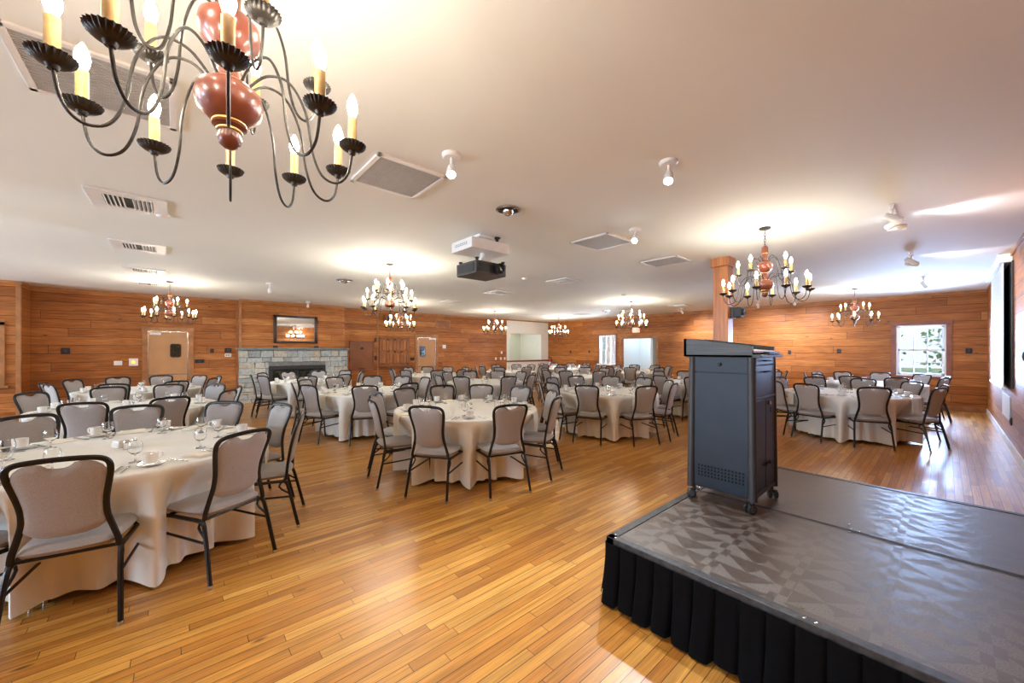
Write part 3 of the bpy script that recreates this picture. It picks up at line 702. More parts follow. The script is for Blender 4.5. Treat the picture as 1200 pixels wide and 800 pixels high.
# projector hung from the ceiling
pj = thing('projector', 'black projector hanging on a white column from the ceiling', 'projector', (-3.98, 3.0, CEIL))
PZ = -.36
body = MB().box(-.25, .19, -.24, .24, PZ - .16, PZ, .012).build('body', 'projector', pj, smooth=False)
MB().box(.19, .20, -.20, -.02, PZ - .13, PZ - .03, .002).build('front_louvre', 'rubber', body, smooth=False)
MB().box(-.20, .14, -.246, -.238, PZ - .13, PZ - .03).build('side_vent', 'rubber', body, smooth=False)
ln = MB().lathe([(0, 0), (.060, 0), (.068, .015), (.068, .09), (.058, .095), (.050, .07), (0, .06)], 28, mat=Matrix.Translation((.17, .09, PZ - .08)) @ Matrix.Rotation(PI / 2, 4, 'Y')).build('lens_barrel', 'rubber', pj)
MB().lathe([(.048, .075), (.03, .088), (0, .092)], 24, mat=Matrix.Translation((.17, .09, PZ - .08)) @ Matrix.Rotation(PI / 2, 4, 'Y')).build('lens', 'dark_glass', ln)
for x, y in ((-.21, -.20), (.16, -.21), (.16, .21)): MB().lathe([(0, 0), (.018, 0), (.018, .02), (.025, .022), (.025, .035), (0, .035)], 14, c=(x, y, PZ)).build('foot', 'black', pj)
MB().lathe([(0, PZ + .055), (.026, PZ + .055), (.026, PZ + .09), (.034, PZ + .09), (.034, PZ + .12), (.026, PZ + .12), (.026, -.20), (0, -.20)], 20).build('column', 'white_metal', pj)
MB().box(-.09, .09, -.09, .09, PZ + .005, PZ + .06, .008).build('mount_plate', 'white_metal', pj, smooth=False)
pb = thing('projector_mount_box', 'white perforated steel box above the black projector', 'mount box', (-3.98, 3.0, CEIL))
MB().box(-.27, .18, -.30, .30, -.215, -.085, .006).build('box', 'white_metal', pb, smooth=False)
MB().box(-.14, .10, -.12, .12, -.03, 0, .004).box(-.08, .04, -.08, .08, -.085, -.03, .004).build('ceiling_plate', 'white_metal', pb, smooth=False)
hm = MB()
for k in range(8):
    for j in range(2): hm.box(-.18 + k * .035, -.167 + k * .035, -.303, -.299, -.16 + j * .02, -.15 + j * .02)
hm.build('perforation', 'black', pb, smooth=False)
MB().lathe([(0, 0), (.022, 0), (.022, .03), (0, .03)], 12, c=(.10, .16, -.05)).box(.07, .13, .13, .19, -.02, 0).build('cable_gland', 'black', pb)

# ------------------------------------------------------------------ chandeliers
def swirl(mb, r, n, z, h, teeth=.08):
    return mb
def arm_parts(ang, rs, zc, z0, sc_=1.0):
    """one arm in the radial plane turned by ang; zc height of the drip pan; z0 where it leaves the column"""
    prof = [(.045, z0), (.10, z0 + .055), (.165, z0 + .050), (.215, z0 - .04), (.235, zc - .03), (.265, zc - .105), (.31, zc - .125), (.345, zc - .09), (.36, zc - .01)]
    k = rs / .36
    R = Matrix.Rotation(ang, 4, 'Z')
    pts = [R @ Vector((p[0] * k, 0, p[1])) for p in prof]
    c = R @ Vector((rs, 0, zc))
    return pts, c
def pan_mesh():
    mb = MB()
    seg = 48
    def f(i, j):
        a = 2 * PI * i / seg; r, z = [(.012, -.010), (.028, -.006), (.038, .004), (.043, .015)][j]
        w = (.0025 if i % 2 else -.0025) * (j >= 2)
        return ((r + w) * math.cos(a), (r + w) * math.sin(a), z)
    V = mb.grid(f, seg, 4, close_u=True)
    def f2(i, j):
        a = 2 * PI * i / seg; r, z = [(.041, .015), (.036, .006), (.027, -.003), (.012, -.005)][j]
        w = (.0025 if i % 2 else -.0025) * (j <= 1)
        return ((r + w) * math.cos(a), (r + w) * math.sin(a), z)
    W = mb.grid(f2, seg, 4, close_u=True)
    for i in range(seg):
        i2 = (i + 1) % seg; mb.b.faces.new((V[3][i], V[3][i2], W[0][i2], W[0][i]))
    mb.lathe([(0, -.02), (.010, -.02), (.014, -.010), (.014, .0), (.016, .018), (0, .018)], 12)
    return mb
def make_chandelier(label, loc, rz, tiers, rscale=1.0, drop=0.80, phase=0):
    o = thing('chandelier', label, 'chandelier', loc, rz, None)
    Z = lambda z: z - CEIL     # heights given as in the room, stored relative to the ceiling
    MB().lathe([(0, 0), (.062, 0), (.064, -.010), (.05, -.022), (.012, -.03), (0, -.03)], 28).build('canopy', 'iron', o)
    ch = MB(); z = -.03; k = 0
    while z > Z(2.78):
        pts = [(.009 * math.cos(t) * (k % 2), .009 * math.cos(t) * (1 - k % 2), z - .018 + .022 * math.sin(t)) for t in [2 * PI * i / 10 for i in range(11)]]
        ch.tube(pts, .0028, 6); z -= .034; k += 1
    ch.build('chain', 'iron', o)
    col = MB().lathe([(0, Z(2.78)), (.018, Z(2.78)), (.034, Z(2.765)), (.036, Z(2.70)), (.030, Z(2.66)), (.028, Z(2.60)), (.055, Z(2.585)), (.079, Z(2.56)), (.083, Z(2.53)), (.074, Z(2.50)), (.050, Z(2.472)),
                      (.032, Z(2.455)), (.030, Z(2.44)), (.036, Z(2.40)), (.045, Z(2.372)), (.062, Z(2.365)), (.084, Z(2.345)), (.091, Z(2.315)), (.082, Z(2.28)), (.052, Z(2.252)), (.040, Z(2.245)), (.046, Z(2.235)), (.030, Z(2.225)),
                      (.029, Z(2.215)), (.033, Z(2.20)), (.028, Z(2.18)), (.014, Z(2.168)), (0, Z(2.164))], 32).build('turned_column', 'red_wood', o)
    for r, z in ((.0335, 2.457), (.047, 2.372), (.045, 2.246), (.034, 2.223), (.038, 2.69)):
        MB().lathe([(r - .006, Z(z) - .004), (r, Z(z) - .003), (r + .001, Z(z)), (r, Z(z) + .003), (r - .006, Z(z) + .004)], 32).build('gold_band', 'gold', col)
    pan = None
    for (n, r, zc, z0, ph) in tiers:
        for k in range(n):
            a = ph + 2 * PI * k / n
            pts, c = arm_parts(a, r * rscale, Z(zc), Z(z0))
            am = MB().tube(pts, .0042, 8, smooth=6).build('arm', 'iron', o)
            if pan is None:
                pan = pan_mesh().build('drip_pan', 'iron', am); cand = MB().lathe([(0, .0), (.0145, .0), (.0145, .105), (.013, .108), (0, .108)], 14).build('candle_sleeve', 'candle', am)
                bul = MB().lathe([(0, .105), (.009, .107), (.012, .118), (.0165, .133), (.0175, .145), (.0145, .162), (.008, .178), (.003, .187), (0, .19)], 12).build('bulb', 'bulb', am)
                first = (pan, cand, bul)
                for q in first: q.location = c
            else:
                for q in first:
                    d = q.copy(); COL.objects.link(d); d.parent = am; KIDS.setdefault(am.name, []).append(d); d.location = c
    return o
LOW = (10, .36, 2.225, 2.362, 0); UP = (5, .235, 2.455, 2.585, .3)
ROT = math.radians(138.6)     # arm k=0 of the near one points along the camera's view
G = 'chandeliers with red turned columns and candle bulbs'
CH = [
 ('large nearest chandelier cut by the top edge, red turned column and candle bulbs', (-1.50, .13, CEIL), ROT, (LOW, (5, .25, 2.455, 2.585, math.radians(-18 + 36))), 1.0),
 ('chandelier hanging right of the wooden post', (-1.44, 5.33, CEIL), .4, (LOW, UP), 1.22),
 ('chandelier hanging before the back window, farthest to the right', (-1.44, 12.2, CEIL), .1, ((8, .36, 2.225, 2.362, 0), UP), 1.15),
 ('many-candled chandelier between the fireplace mirror and the projector', (-6.27, 2.75, CEIL), .2, (LOW, (8, .30, 2.38, 2.45, .2), (6, .2, 2.52, 2.585, .3)), 1.2),
 ('smaller-looking chandelier just below the many-candled one, before the shutters', (-11.1, 5.2, CEIL), .7, (LOW, (7, .26, 2.42, 2.585, .3)), 1.2),
 ('chandelier over the swing door by the left wall', (-11.0, -.08, CEIL), .15, (LOW, UP), 1.2),
 ('chandelier beside the white alcove over the switch plates', (-11.25, 9.05, CEIL), .5, (LOW, UP), 1.2),
 ('chandelier hanging in the far corner right of the alcove', (-11.5, 12.95, CEIL), .9, (LOW, (7, .26, 2.42, 2.585, .3)), 1.2),
 ('chandelier before the EXIT sign and back doorway', (-6.28, 10.34, CEIL), .3, (LOW, (8, .29, 2.42, 2.5, .2), (4, .19, 2.54, 2.585, .3)), 1.25),
 ('added unseen fill chandelier behind the viewpoint in line with the nearest one', (-1.45, -5.0, CEIL), .2, (LOW, UP), 1.1),  # this and the next are added out of view to light the front
 ('added unseen fill chandelier behind the viewpoint over the rear window side', (-6.27, -3.2, CEIL), .2, (LOW, UP), 1.1),
]
for l, p, rz, t, rs in CH: make_chandelier(l, p, rz, t, rs)['group'] = G

# ------------------------------------------------------------------ stage
SZ = .385; SX0, SX1 = -1.38, .64
st = thing('stage_platform', 'low portable stage with brown patterned deck and black edging', 'stage', (0, 3.21, 0))
for k, (ya, yb) in enumerate(((1.99, 3.212), (3.218, 4.44))):
    ya -= 3.21; yb -= 3.21
    d = MB().box(SX0 + .055, SX1 - .055, ya + (.055 if k == 0 else .012), yb - (.055 if k else .012), SZ - .05, SZ).build('deck_panel', 'deck', st, smooth=False, label='brown geometric patterned vinyl deck')
    e = MB()
    e.box(SX0, SX1, ya, ya + (.052 if k == 0 else .012), SZ - .09, SZ + .003, .003).box(SX0, SX1, yb - (.052 if k else .012), yb, SZ - .09, SZ + .003, .003)
    e.box(SX0, SX0 + .052, ya, yb, SZ - .09, SZ + .003, .003).box(SX1 - .052, SX1, ya, yb, SZ - .09, SZ + .003, .003)
    e.build('deck_edge', 'stage_frame', st, smooth=False, label='worn black metal edging')
    for (sx_, sy_) in ((SX0 + .027, ya + .06), (SX0 + .05, ya + .025), (-.40, ya + .025 if k == 0 else ya + .03), (-.36, ya + .025), (-.40 if k == 0 else -.8, yb - .03), (-.42, ya + .10)):
        MB().lathe([(.008, 0), (.006, .0015), (0, .002)], 10, c=(sx_, sy_, SZ + .003)).build('rivet', 'steel', st)
    for lx in (SX0 + .12, SX1 - .12):
        for ly in (ya + .12, yb - .12): MB().tube([(lx, ly, 0), (lx, ly, SZ - .06)], .024, 12).build('leg', 'stage_frame', st)
def pleated(p0, p1, z1, w=.104, depth=.022, out=(0, -1)):
    """box pleats along a straight run"""
    p0 = (*p0, 0); p1 = (*p1, 0); L = (Vector(p1) - Vector(p0)).length; n = max(1, round(L / w)); d = (Vector(p1) - Vector(p0)).normalized(); o_ = Vector((out[0], out[1], 0))
    mb = MB(); per = 12; N_ = n * per + 1; rows = 9; rg = random.Random(5)
    sw = [rg.uniform(.6, 1.3) for _ in range(n + 2)]; hemv = [rg.uniform(-.008, .012) for _ in range(n + 2)]
    def f(i, j):
        s = i / (N_ - 1) * L; u = (i % per) / per; q = i // per; t = j / (rows - 1)
        amp = depth * (.35 + 1.15 * t) * sw[q]
        prof = [0, .75, .92, 1, 1.02, 1.02, 1, 1, .98, .95, .9, .7][i % per]
        back = amp * prof
        z = z1 * (1 - t) + (.018 + (0 if 0 < u else .006) + hemv[q] * (1 if u > 0 else 0)) * t
        p = Vector((p0[0], p0[1], 0)) + d * (s + (.010 * t * math.sin(q * 2.1) if u > 0 else 0)) + o_ * (back + .03 * t * t)
        return (p.x, p.y, z)
    mb.grid(f, N_, rows)
    return mb
sk = pleated((SX0 - .004, 1.986 - 3.21), (SX1, 1.986 - 3.21), SZ - .028, out=(0, -1))
sk.build('front_skirt', 'skirt', st, label='black box-pleated cloth skirt', angle=60)
pleated((SX0 - .004, 4.44 - 3.21), (SX0 - .004, 1.986 - 3.21), SZ - .028, out=(-1, 0)).build('side_skirt', 'skirt', st, angle=60)

# ------------------------------------------------------------------ lectern on the stage
lc = thing('lectern', 'charcoal rolling lectern with drawers and doors standing on the stage', 'lectern', (-1.10, 3.26, SZ))
def LB(x0, x1, y0, y1, z0, z1, bev=.003): return MB().box(x0, x1, y0, y1, z0 - SZ, z1 - SZ, bev)
hx, hy = .225, .255
ca = LB(-hx + .015, hx - .015, -hy + .015, hy - .015, .485, 1.48).build('cabinet', 'panel', lc, smooth=False)
for sx_ in (-1, 1):
    for sy_ in (-1, 1):
        MB().tube([(sx_ * (hx - .012), sy_ * (hy - .012), .475 - SZ), (sx_ * (hx - .024), sy_ * (hy - .02), 1.485 - SZ)], .027, 16).build('corner_post', 'post_grey', lc)
# side towards the room: upper strip, big panel, perforations, knob
for sgn in (-1, 1):
    MB().box(-hx + .04, hx - .04, min(sgn * (hy - .006), sgn * (hy - .016)), max(sgn * (hy - .006), sgn * (hy - .016)), 1.365 - SZ, 1.478 - SZ, .002).build('upper_panel', 'panel', lc, smooth=False)
    MB().box(-hx + .04, hx - .04, min(sgn * (hy - .006), sgn * (hy - .016)), max(sgn * (hy - .006), sgn * (hy - .016)), .50 - SZ, 1.36 - SZ, .002).build('side_panel', 'panel', lc, smooth=False)
pm = MB()
for i in range(14):
    for j in range(4): pm.box(-hx + .07 + i * .0235, -hx + .080 + i * .0235, -hy + .002, -hy + .0065, .575 - SZ + j * .024, .587 - SZ + j * .024, .0)
pm.build('vent_holes', 'hole', lc, smooth=False)
MB().lathe([(0, 0), (.013, 0), (.013, .012), (.008, .018), (0, .018)], 16, mat=Matrix.Translation((.0, -hy + .008, 1.425 - SZ)) @ Matrix.Rotation(PI / 2, 4, 'X')).build('lock', 'black', lc)
# drawer side facing +x
fx = hx - .012
d1 = MB().box(fx, fx + .012, -hy + .045, hy - .045, 1.425 - SZ, 1.475 - SZ, .002).build('drawer', 'panel', lc, smooth=False)
d2 = MB().box(fx, fx + .012, -hy + .045, hy - .045, 1.20 - SZ, 1.418 - SZ, .002).build('drawer', 'panel', lc, smooth=False)
for dd, z in ((d1, 1.452), (d2, 1.372)): MB().tube([(fx + .010, -.055, z - SZ), (fx + .030, -.05, z - SZ), (fx + .030, .05, z - SZ), (fx + .010, .055, z - SZ)], .005, 8).build('handle', 'black', dd)
MB().box(fx - .004, fx + .016, -hy + .03, hy - .03, 1.178 - SZ, 1.198 - SZ, .002).box(fx - .004, fx + .016, -hy + .03, hy - .03, .49 - SZ, .515 - SZ, .002).build('rail', 'post_grey', lc, smooth=False)
for s_ in (-1, 1):
    ya, yb = sorted((s_ * .003, s_ * (hy - .045)))
    dd = MB().box(fx, fx + .012, ya, yb, .52 - SZ, 1.172 - SZ, .002).build('door', 'panel', lc, smooth=False)
    MB().tube([(fx + .01, s_ * .02, .70 - SZ), (fx + .035, s_ * .024, .70 - SZ), (fx + .035, s_ * .07, .70 - SZ), (fx + .01, s_ * .075, .70 - SZ)], .005, 8).build('handle', 'black', dd)
    if s_ > 0:
        MB().lathe([(0, 0), (.014, 0), (.014, .02), (0, .02)], 14, mat=Matrix.Translation((fx + .012, .045, 1.14 - SZ)) @ Matrix.Rotation(PI / 2, 4, 'Y')).build('lock', 'steel', dd)
        MB().box(fx + .03, fx + .035, .036, .056, 1.07 - SZ, 1.11 - SZ, .004).build('key', 'black', dd, smooth=False)
# top tray: tall end towards -x, slanting down to the drawers; a shelf lip beyond
tz = 1.48 - SZ
pr = [(-hx - .035, tz), (hx - .01, tz), (hx - .01, tz + .075), (-hx - .035, tz + .14)]
for s_ in (-1, 1):
    ya, yb = sorted((s_ * (hy + .01), s_ * (hy - .012)))
    MB().prism(pr, 'y', ya, yb).build('tray_side', 'grey_oak', lc, smooth=False, label='grey streaked slanted side of the top')
MB().box(-hx - .035, -hx - .012, -hy - .01, hy + .01, tz, tz + .138, .002).build('tray_back', 'grey_oak', lc, smooth=False)
MB().prism([(-hx - .02, tz + .07), (hx - .005, tz + .03), (hx - .005, tz + .045), (-hx - .02, tz + .088)], 'y', -hy + .012, hy - .012).build('reading_surface', 'white_metal', lc, smooth=False, label='pale slanted reading surface')
MB().box(-hx - .02, hx + .045, -hy - .01, hy + .012, tz - .004, tz + .018, .004).build('shelf_lip', 'grey_oak', lc, smooth=False)
MB().box(hx - .0, hx + .04, -.06, .20, tz + .02, tz + .038, .003).build('pull_shelf', 'post_grey', lc, smooth=False)
for (cx_, cy_, ra) in ((-hx + .03, -hy + .03, .4), (hx - .02, -hy + .03, 1.0), (hx - .02, hy - .03, 2.2), (-hx + .03, hy - .03, 1.6)):
    cs = MB().lathe([(0, .092), (.012, .092), (.012, .055), (0, .055)], 12, c=(cx_, cy_, 0)).box(-.03, .012, -.012, .012, .045, .066, .004, mat=Matrix.Translation((cx_, cy_, 0)) @ Matrix.Rotation(ra, 4, 'Z')).build('caster', 'black', lc)
    for t_ in (-1, 1):
        mt = Matrix.Translation((cx_, cy_, 0)) @ Matrix.Rotation(ra, 4, 'Z') @ Matrix.Translation((-.018, t_ * .020, .034)) @ Matrix.Rotation(PI / 2, 4, 'X')
        MB().lathe([(0, -.010), (.028, -.010), (.033, -.006), (.033, .006), (.028, .010), (0, .010)], 24, mat=mt).build('wheel', 'rubber', cs)
        MB().lathe([(0, .0), (.020, .0), (.018, .013 * 1), (0, .013)], 18, mat=mt if t_ < 0 else mt @ Matrix.Rotation(PI, 4, 'X')).build('hub', 'post_grey', cs)

# ------------------------------------------------------------------ banquet chair
def yb(z):       # centre line of the backrest, leaning back
    if z < .45: return -.175
    t = (z - .45) / .5
    return -.175 - .018 * t - .085 * t * t
BP = [(.205, .415), (.200, .46), (.178, .54), (.160, .62), (.160, .70), (.175, .79), (.189, .865), (.187, .915), (.160, .942), (.10, .953), (.0, .957)]
def make_chair():
    t = thing('banquet_chair', 'greige padded banquet chair with black frame', 'chair')
    s = MB()
    NU, NV = 17, 17
    def top(i, j, sg):
        u = i / (NU - 1) * 2 - 1; v = j / (NV - 1) * 2 - 1
        # squared-off disc
        k = 1 - .10 * (u * u) * (v * v)
        hw = .215 + .012 * v
        x = u * hw * k; y = .02 + v * .218 * k - (.014 * u * u if v > 0 else 0)
        e = max(abs(u), abs(v)); ed = (1 - e ** 6)
        z = .452 + (.030 * ed ** .5 + .007 * (1 - u * u) * (1 - v * v) if sg > 0 else -.036 * ed ** .5)
        return (x, y, z)
    A = s.grid(lambda i, j: top(i, j, 1), NU, NV); B = s.grid(lambda i, j: top(i, j, -1), NU, NV)
    bmesh.ops.remove_doubles(s.b, verts=s.b.verts[:], dist=.0004)
    s.build('seat', 'fabric', t, angle=80)
    b = MB(); NU, NV = 19, 19
    def hwz(z):
        for (w0, z0), (w1, z1) in zip(BP, BP[1:]):
            if z0 <= z <= z1: return w0 + (w1 - w0) * (z - z0) / (z1 - z0 + 1e-9)
        return .16
    def bk(i, j, sg):
        u = i / (NU - 1) * 2 - 1; v = j / (NV - 1)
        zb_ = .520 + .055 * abs(u) ** 3
        zt = .945 - .018 * u * u - .060 * abs(u) ** 8 - .036 * math.exp(-(u / .30) ** 4)
        z = zb_ + (zt - zb_) * v
        w = hwz(min(z, .90)) - .006
        if z < .60: w *= 1 - .0 * (.6 - z)
        x = u * w
        e = max(abs(u), abs(2 * v - 1)); ed = max(0, 1 - e ** 8) ** .5
        th = (.020 if sg > 0 else .016) * ed + .006 * (1 - u * u) * (1 - (2 * v - 1) ** 2)
        return (x, yb(z) + sg * th + .012 * (1 - u * u) * -1 * .8, z)
    b.grid(lambda i, j: bk(i, j, 1), NU, NV); b.grid(lambda i, j: bk(i, j, -1), NU, NV)
    bmesh.ops.remove_doubles(b.b, verts=b.b.verts[:], dist=.0006)
    b.build('backrest', 'fabric', t, angle=80)
    pts = [(x, yb(z), z) for x, z in BP] + [(-x, yb(z), z) for x, z in BP[-2::-1]]
    MB().tube(pts, .0125, 8, smooth=4, ry=.0155).build('back_frame', 'black_tube', t)
    fr = MB()
    for sx_ in (-1, 1): fr.tube([(sx_ * .207, .195, .395), (sx_ * .208, .165, .405), (sx_ * .208, 0, .406), (sx_ * .208, -.14, .405), (sx_ * .210, -.17, .395)], .0135, 8, smooth=3)
    fr.tube([(-.205, .15, .415), (.205, .15, .415)], .010, 8).tube([(-.205, -.155, .412), (.205, -.155, .412)], .010, 8)
    fr.build('seat_frame', 'black_tube', t)
    for sx_ in (-1, 1):
        lf = MB().tube([(sx_ * .207, .190, .405), (sx_ * .209, .206, .375), (sx_ * .214, .215, .20), (sx_ * .218, .225, .022)], .0135, 8, smooth=3).build('leg', 'black_tube', t)
        MB().lathe([(0, 0), (.015, 0), (.016, .006), (.0155, .024), (0, .024)], 10, c=(sx_ * .218, .225, 0)).build('glide', 'steel', lf)
        lr = MB().tube([(sx_ * .208, -.150, .412), (sx_ * .212, -.182, .375), (sx_ * .222, -.225, .20), (sx_ * .232, -.265, .022)], .0135, 8, smooth=3).build('leg', 'black_tube', t)
        MB().lathe([(0, 0), (.015, 0), (.016, .006), (.0155, .024), (0, .024)], 10, c=(sx_ * .232, -.267, 0)).build('glide', 'steel', lr)
        MB().tube([(sx_ * .211, .208, .285), (sx_ * .216, -.207, .27)], .0085, 8).build('stretcher', 'black_tube', t)
        MB().tube([(sx_ * .203, -.172, .425), (sx_ * .205, -.12, .36), (sx_ * .215, -.207, .29)], .008, 8, smooth=3).build('brace', 'black_tube', t)
    return t
CHAIR = Proto(make_chair())

# ------------------------------------------------------------------ tables, cloths, place settings
TZ = .760
def make_table():
    t = thing('round_table', 'round folding banquet table', 'table')
    MB().lathe([(0, .728), (.905, .728), (.912, .735), (.912, .750), (.905, .755), (0, .755)], 64).build('tabletop', 'trim', t)
    for a in (0, 1, 2, 3):
        c, s_ = math.cos(PI / 4 + a * PI / 2), math.sin(PI / 4 + a * PI / 2)
        MB().tube([(c * .50, s_ * .50, .728), (c * .54, s_ * .54, 0.0)], .014, 10).build('leg', 'black_tube', t)
    return t
def smooth(a, b, x): x = max(0, min(1, (x - a) / (b - a))); return x * x * (3 - 2 * x)
def make_cloth(seed, angs):
    rg = random.Random(seed); ph = [rg.uniform(0, 6.28) for _ in range(6)]
    nu = 288; rad = [.02, .45, .80, .900, .920]; drops = [0, .012, .04, .09, .16, .24, .33, .42, .50, .58, .66, .71]
    hs = [rg.uniform(-.012, .02) for _ in angs]
    mb = MB()
    def f(i, j):
        a = 2 * PI * i / nu
        if j < len(rad): return (rad[j] * math.cos(a), rad[j] * math.sin(a), TZ - (.001 if j == 4 else 0))
        dp = drops[j - len(rad) + 1] if j - len(rad) + 1 < len(drops) else .728
        ad = math.degrees(a); n_ = len(angs)
        k = max([q for q in range(n_) if angs[q] <= ad] or [-1]) % n_
        lo = angs[k]; gap = (angs[(k + 1) % n_] - lo) % 360; u = (ad - lo) % 360; h = gap / 2
        w = 1 - smooth(0, 1, (min(u, gap - u) - 12.5) / max(h - 12.5, 3)) * min(1, .35 + (gap - 30) / 12)
        g = smooth(0, .30, dp)
        r = .925 - .175 * w * g + .02 * (1 - w) * g
        r += g * (.010 * math.sin(3 * a + ph[0]) + .007 * math.sin(5 * a + ph[1]))
        r += dp / .7 * w * (.030 * math.sin(26 * a + ph[2] + 1.3 * math.sin(2 * a + ph[3])) + .010 * math.sin(41 * a + ph[4]))
        r += dp / .7 * (1 - w) * .012 * math.sin(57 * a + ph[5])
        hem = .018 + .028 * w + hs[k] * (1 - w) + .008 * math.sin(7 * a + ph[1])
        z = TZ - dp * (TZ - hem) / .71
        return (r * math.cos(a), r * math.sin(a), z)
    mb.grid(f, nu, len(rad) + len(drops) - 1, close_u=True)
    V = mb.b.verts.new((0, 0, TZ)); mb.b.verts.ensure_lookup_table()
    for i in range(nu): mb.b.faces.new((V, mb.b.verts[(i + 1) % nu], mb.b.verts[i]))
    return tag(mb.build('tablecloth', 'cloth', angle=70), 'ivory cloth', 'tablecloth')
TABLE = Proto(make_table())
T0 = .762
def make_goblet():
    return tag(MB().lathe([(0, .0), (.033, .0), (.034, .002), (.010, .006), (.0045, .012), (.004, .040), (.006, .052), (.022, .060), (.036, .078), (.040, .100), (.037, .125), (.032, .142),
                       (.0308, .142), (.0355, .124), (.0385, .100), (.0345, .079), (.021, .063), (0, .058)], 24).build('water_goblet', 'glass', angle=60), '', 'glass')
def make_cup():
    o = thing('coffee_cup', '', 'cup')
    MB().lathe([(0, .016), (.026, .016), (.034, .020), (.039, .035), (.041, .085), (.0385, .085), (.036, .036), (.030, .023), (0, .021)], 24).build('bowl', 'china', o)
    MB().tube([(.038, 0, .075), (.058, 0, .076), (.066, 0, .060), (.060, 0, .040), (.037, 0, .034)], .0048, 8, smooth=4).build('handle', 'china', o)
    return o
def make_saucer():
    return tag(MB().lathe([(0, .003), (.032, .003), (.045, .006), (.074, .014), (.076, .016), (.073, .017), (.045, .010), (.030, .0075), (0, .0075)], 32).build('saucer', 'china'), '', 'saucer')
def make_knife():
    o = thing('table_knife', '', 'knife')
    MB().prism([(-.006, -.10), (.006, -.10), (.007, -.01), (-.007, -.01)], 'z', .0005, .005).build('handle', 'steel', o, smooth=False)
    MB().prism([(-.007, -.01), (.007, -.01), (.010, .05), (.006, .105), (-.004, .115), (-.007, .10)], 'z', .001, .0025).build('blade', 'steel', o, smooth=False)
    return o
def make_fork():
    o = thing('table_fork', '', 'fork')
    MB().prism([(-.006, -.10), (.006, -.10), (.003, .03), (-.003, .03)], 'z', .0005, .004).build('handle', 'steel', o, smooth=False)
    m = MB().prism([(-.003, .03), (.003, .03), (.012, .05), (.0115, .062), (-.0115, .062), (-.012, .05)], 'z', .001, .004)
    for k in range(4): m.box(-.0115 + k * .0067, -.0085 + k * .0067, .062, .10, .001, .0035)
    m.build('tines', 'steel', o, smooth=False); return o
def make_spoon():
    o = thing('teaspoon', '', 'spoon')
    MB().prism([(-.005, -.085), (.005, -.085), (.0025, .03), (-.0025, .03)], 'z', .0005, .004).build('handle', 'steel', o, smooth=False)
    MB().lathe([(0, .000), (.010, .001), (.017, .006), (.016, .007), (0, .003)], 16, mat=Matrix.Translation((0, .048, 0)) @ Matrix.Diagonal((.8, 1.3, 1, 1))).build('bowl', 'steel', o); return o
def make_napkin():
    """folded napkin; x runs outwards from the table centre, draping over the rim"""
    mb = MB(); W = .085
    P_ = [(.70, .012), (.80, .014), (.90, .014), (.935, .006), (.950, -.03), (.953, -.10), (.952, -.215)]
    def f(i, j, off):
        x, z = P_[j]; y = (i / 4 * 2 - 1) * (W - .006 * (j > 3)); n_ = (1, 0) if j > 3 else (0, 1)
        return (x + off * (1 if j >= 3 else 0), y, z + off * (1 if j <= 3 else 0) + (.004 * math.sin(i * 1.7)) * (j < 3) * .4)
    A = mb.grid(lambda i, j: f(i, j, .0), 5, 7); B = mb.grid(lambda i, j: f(i, j, -.008), 5, 7)
    for j in range(6):
        for e in (0, 4): mb.b.faces.new((A[j][e], A[j + 1][e], B[j + 1][e], B[j][e]))
    for i in range(4):
        for e in (0, 6): mb.b.faces.new((A[e][i], A[e][i + 1], B[e][i + 1], B[e][i]))
    return tag(mb.build('napkin', 'napkin', angle=50), '', 'napkin')
def make_flat_napkin():
    mb = MB().box(-.055, .055, -.10, .10, .001, .009, .003).box(-.050, .050, -.095, .08, .009, .016, .003)
    return tag(mb.build('napkin', 'napkin', angle=50), '', 'napkin')
def make_standing_napkin():
    mb = MB()
    def f(i, j):
        a = 2 * PI * i / 18; z = [0, .05, .10, .13][j]; r = [.055, .05, .034, .006][j] * (1 + .25 * math.cos(3 * a))
        return (r * math.cos(a), r * math.sin(a) * .7, z)
    mb.grid(f, 18, 4, close_u=True)
    return tag(mb.build('napkin', 'china', angle=60), '', 'napkin')
def make_shaker():
    o = thing('salt_shaker', '', 'shaker')
    MB().lathe([(0, 0), (.019, 0), (.020, .004), (.017, .05), (0, .05)], 18).build('body', 'glass', o)
    MB().lathe([(.0175, .048), (.018, .062), (.012, .070), (0, .072)], 18).build('lid', 'steel', o); return o
def make_sugar():
    o = thing('sugar_caddy', '', 'caddy')
    MB().box(-.04, .04, -.028, .028, 0, .04, .006).build('dish', 'china', o, smooth=False)
    MB().box(-.034, .034, -.022, .022, .02, .058, .002).build('sugar_packets', 'white', o, smooth=False, label='white paper sugar packets'); return o
GOB, CUP, SAU, KNI, FOR, SPO, NAP, FNAP, SNAP, SHK, SUG = [Proto(f()) for f in (make_goblet, make_cup, make_saucer, make_knife, make_fork, make_spoon, make_napkin, make_flat_napkin, make_standing_napkin, make_shaker, make_sugar)]

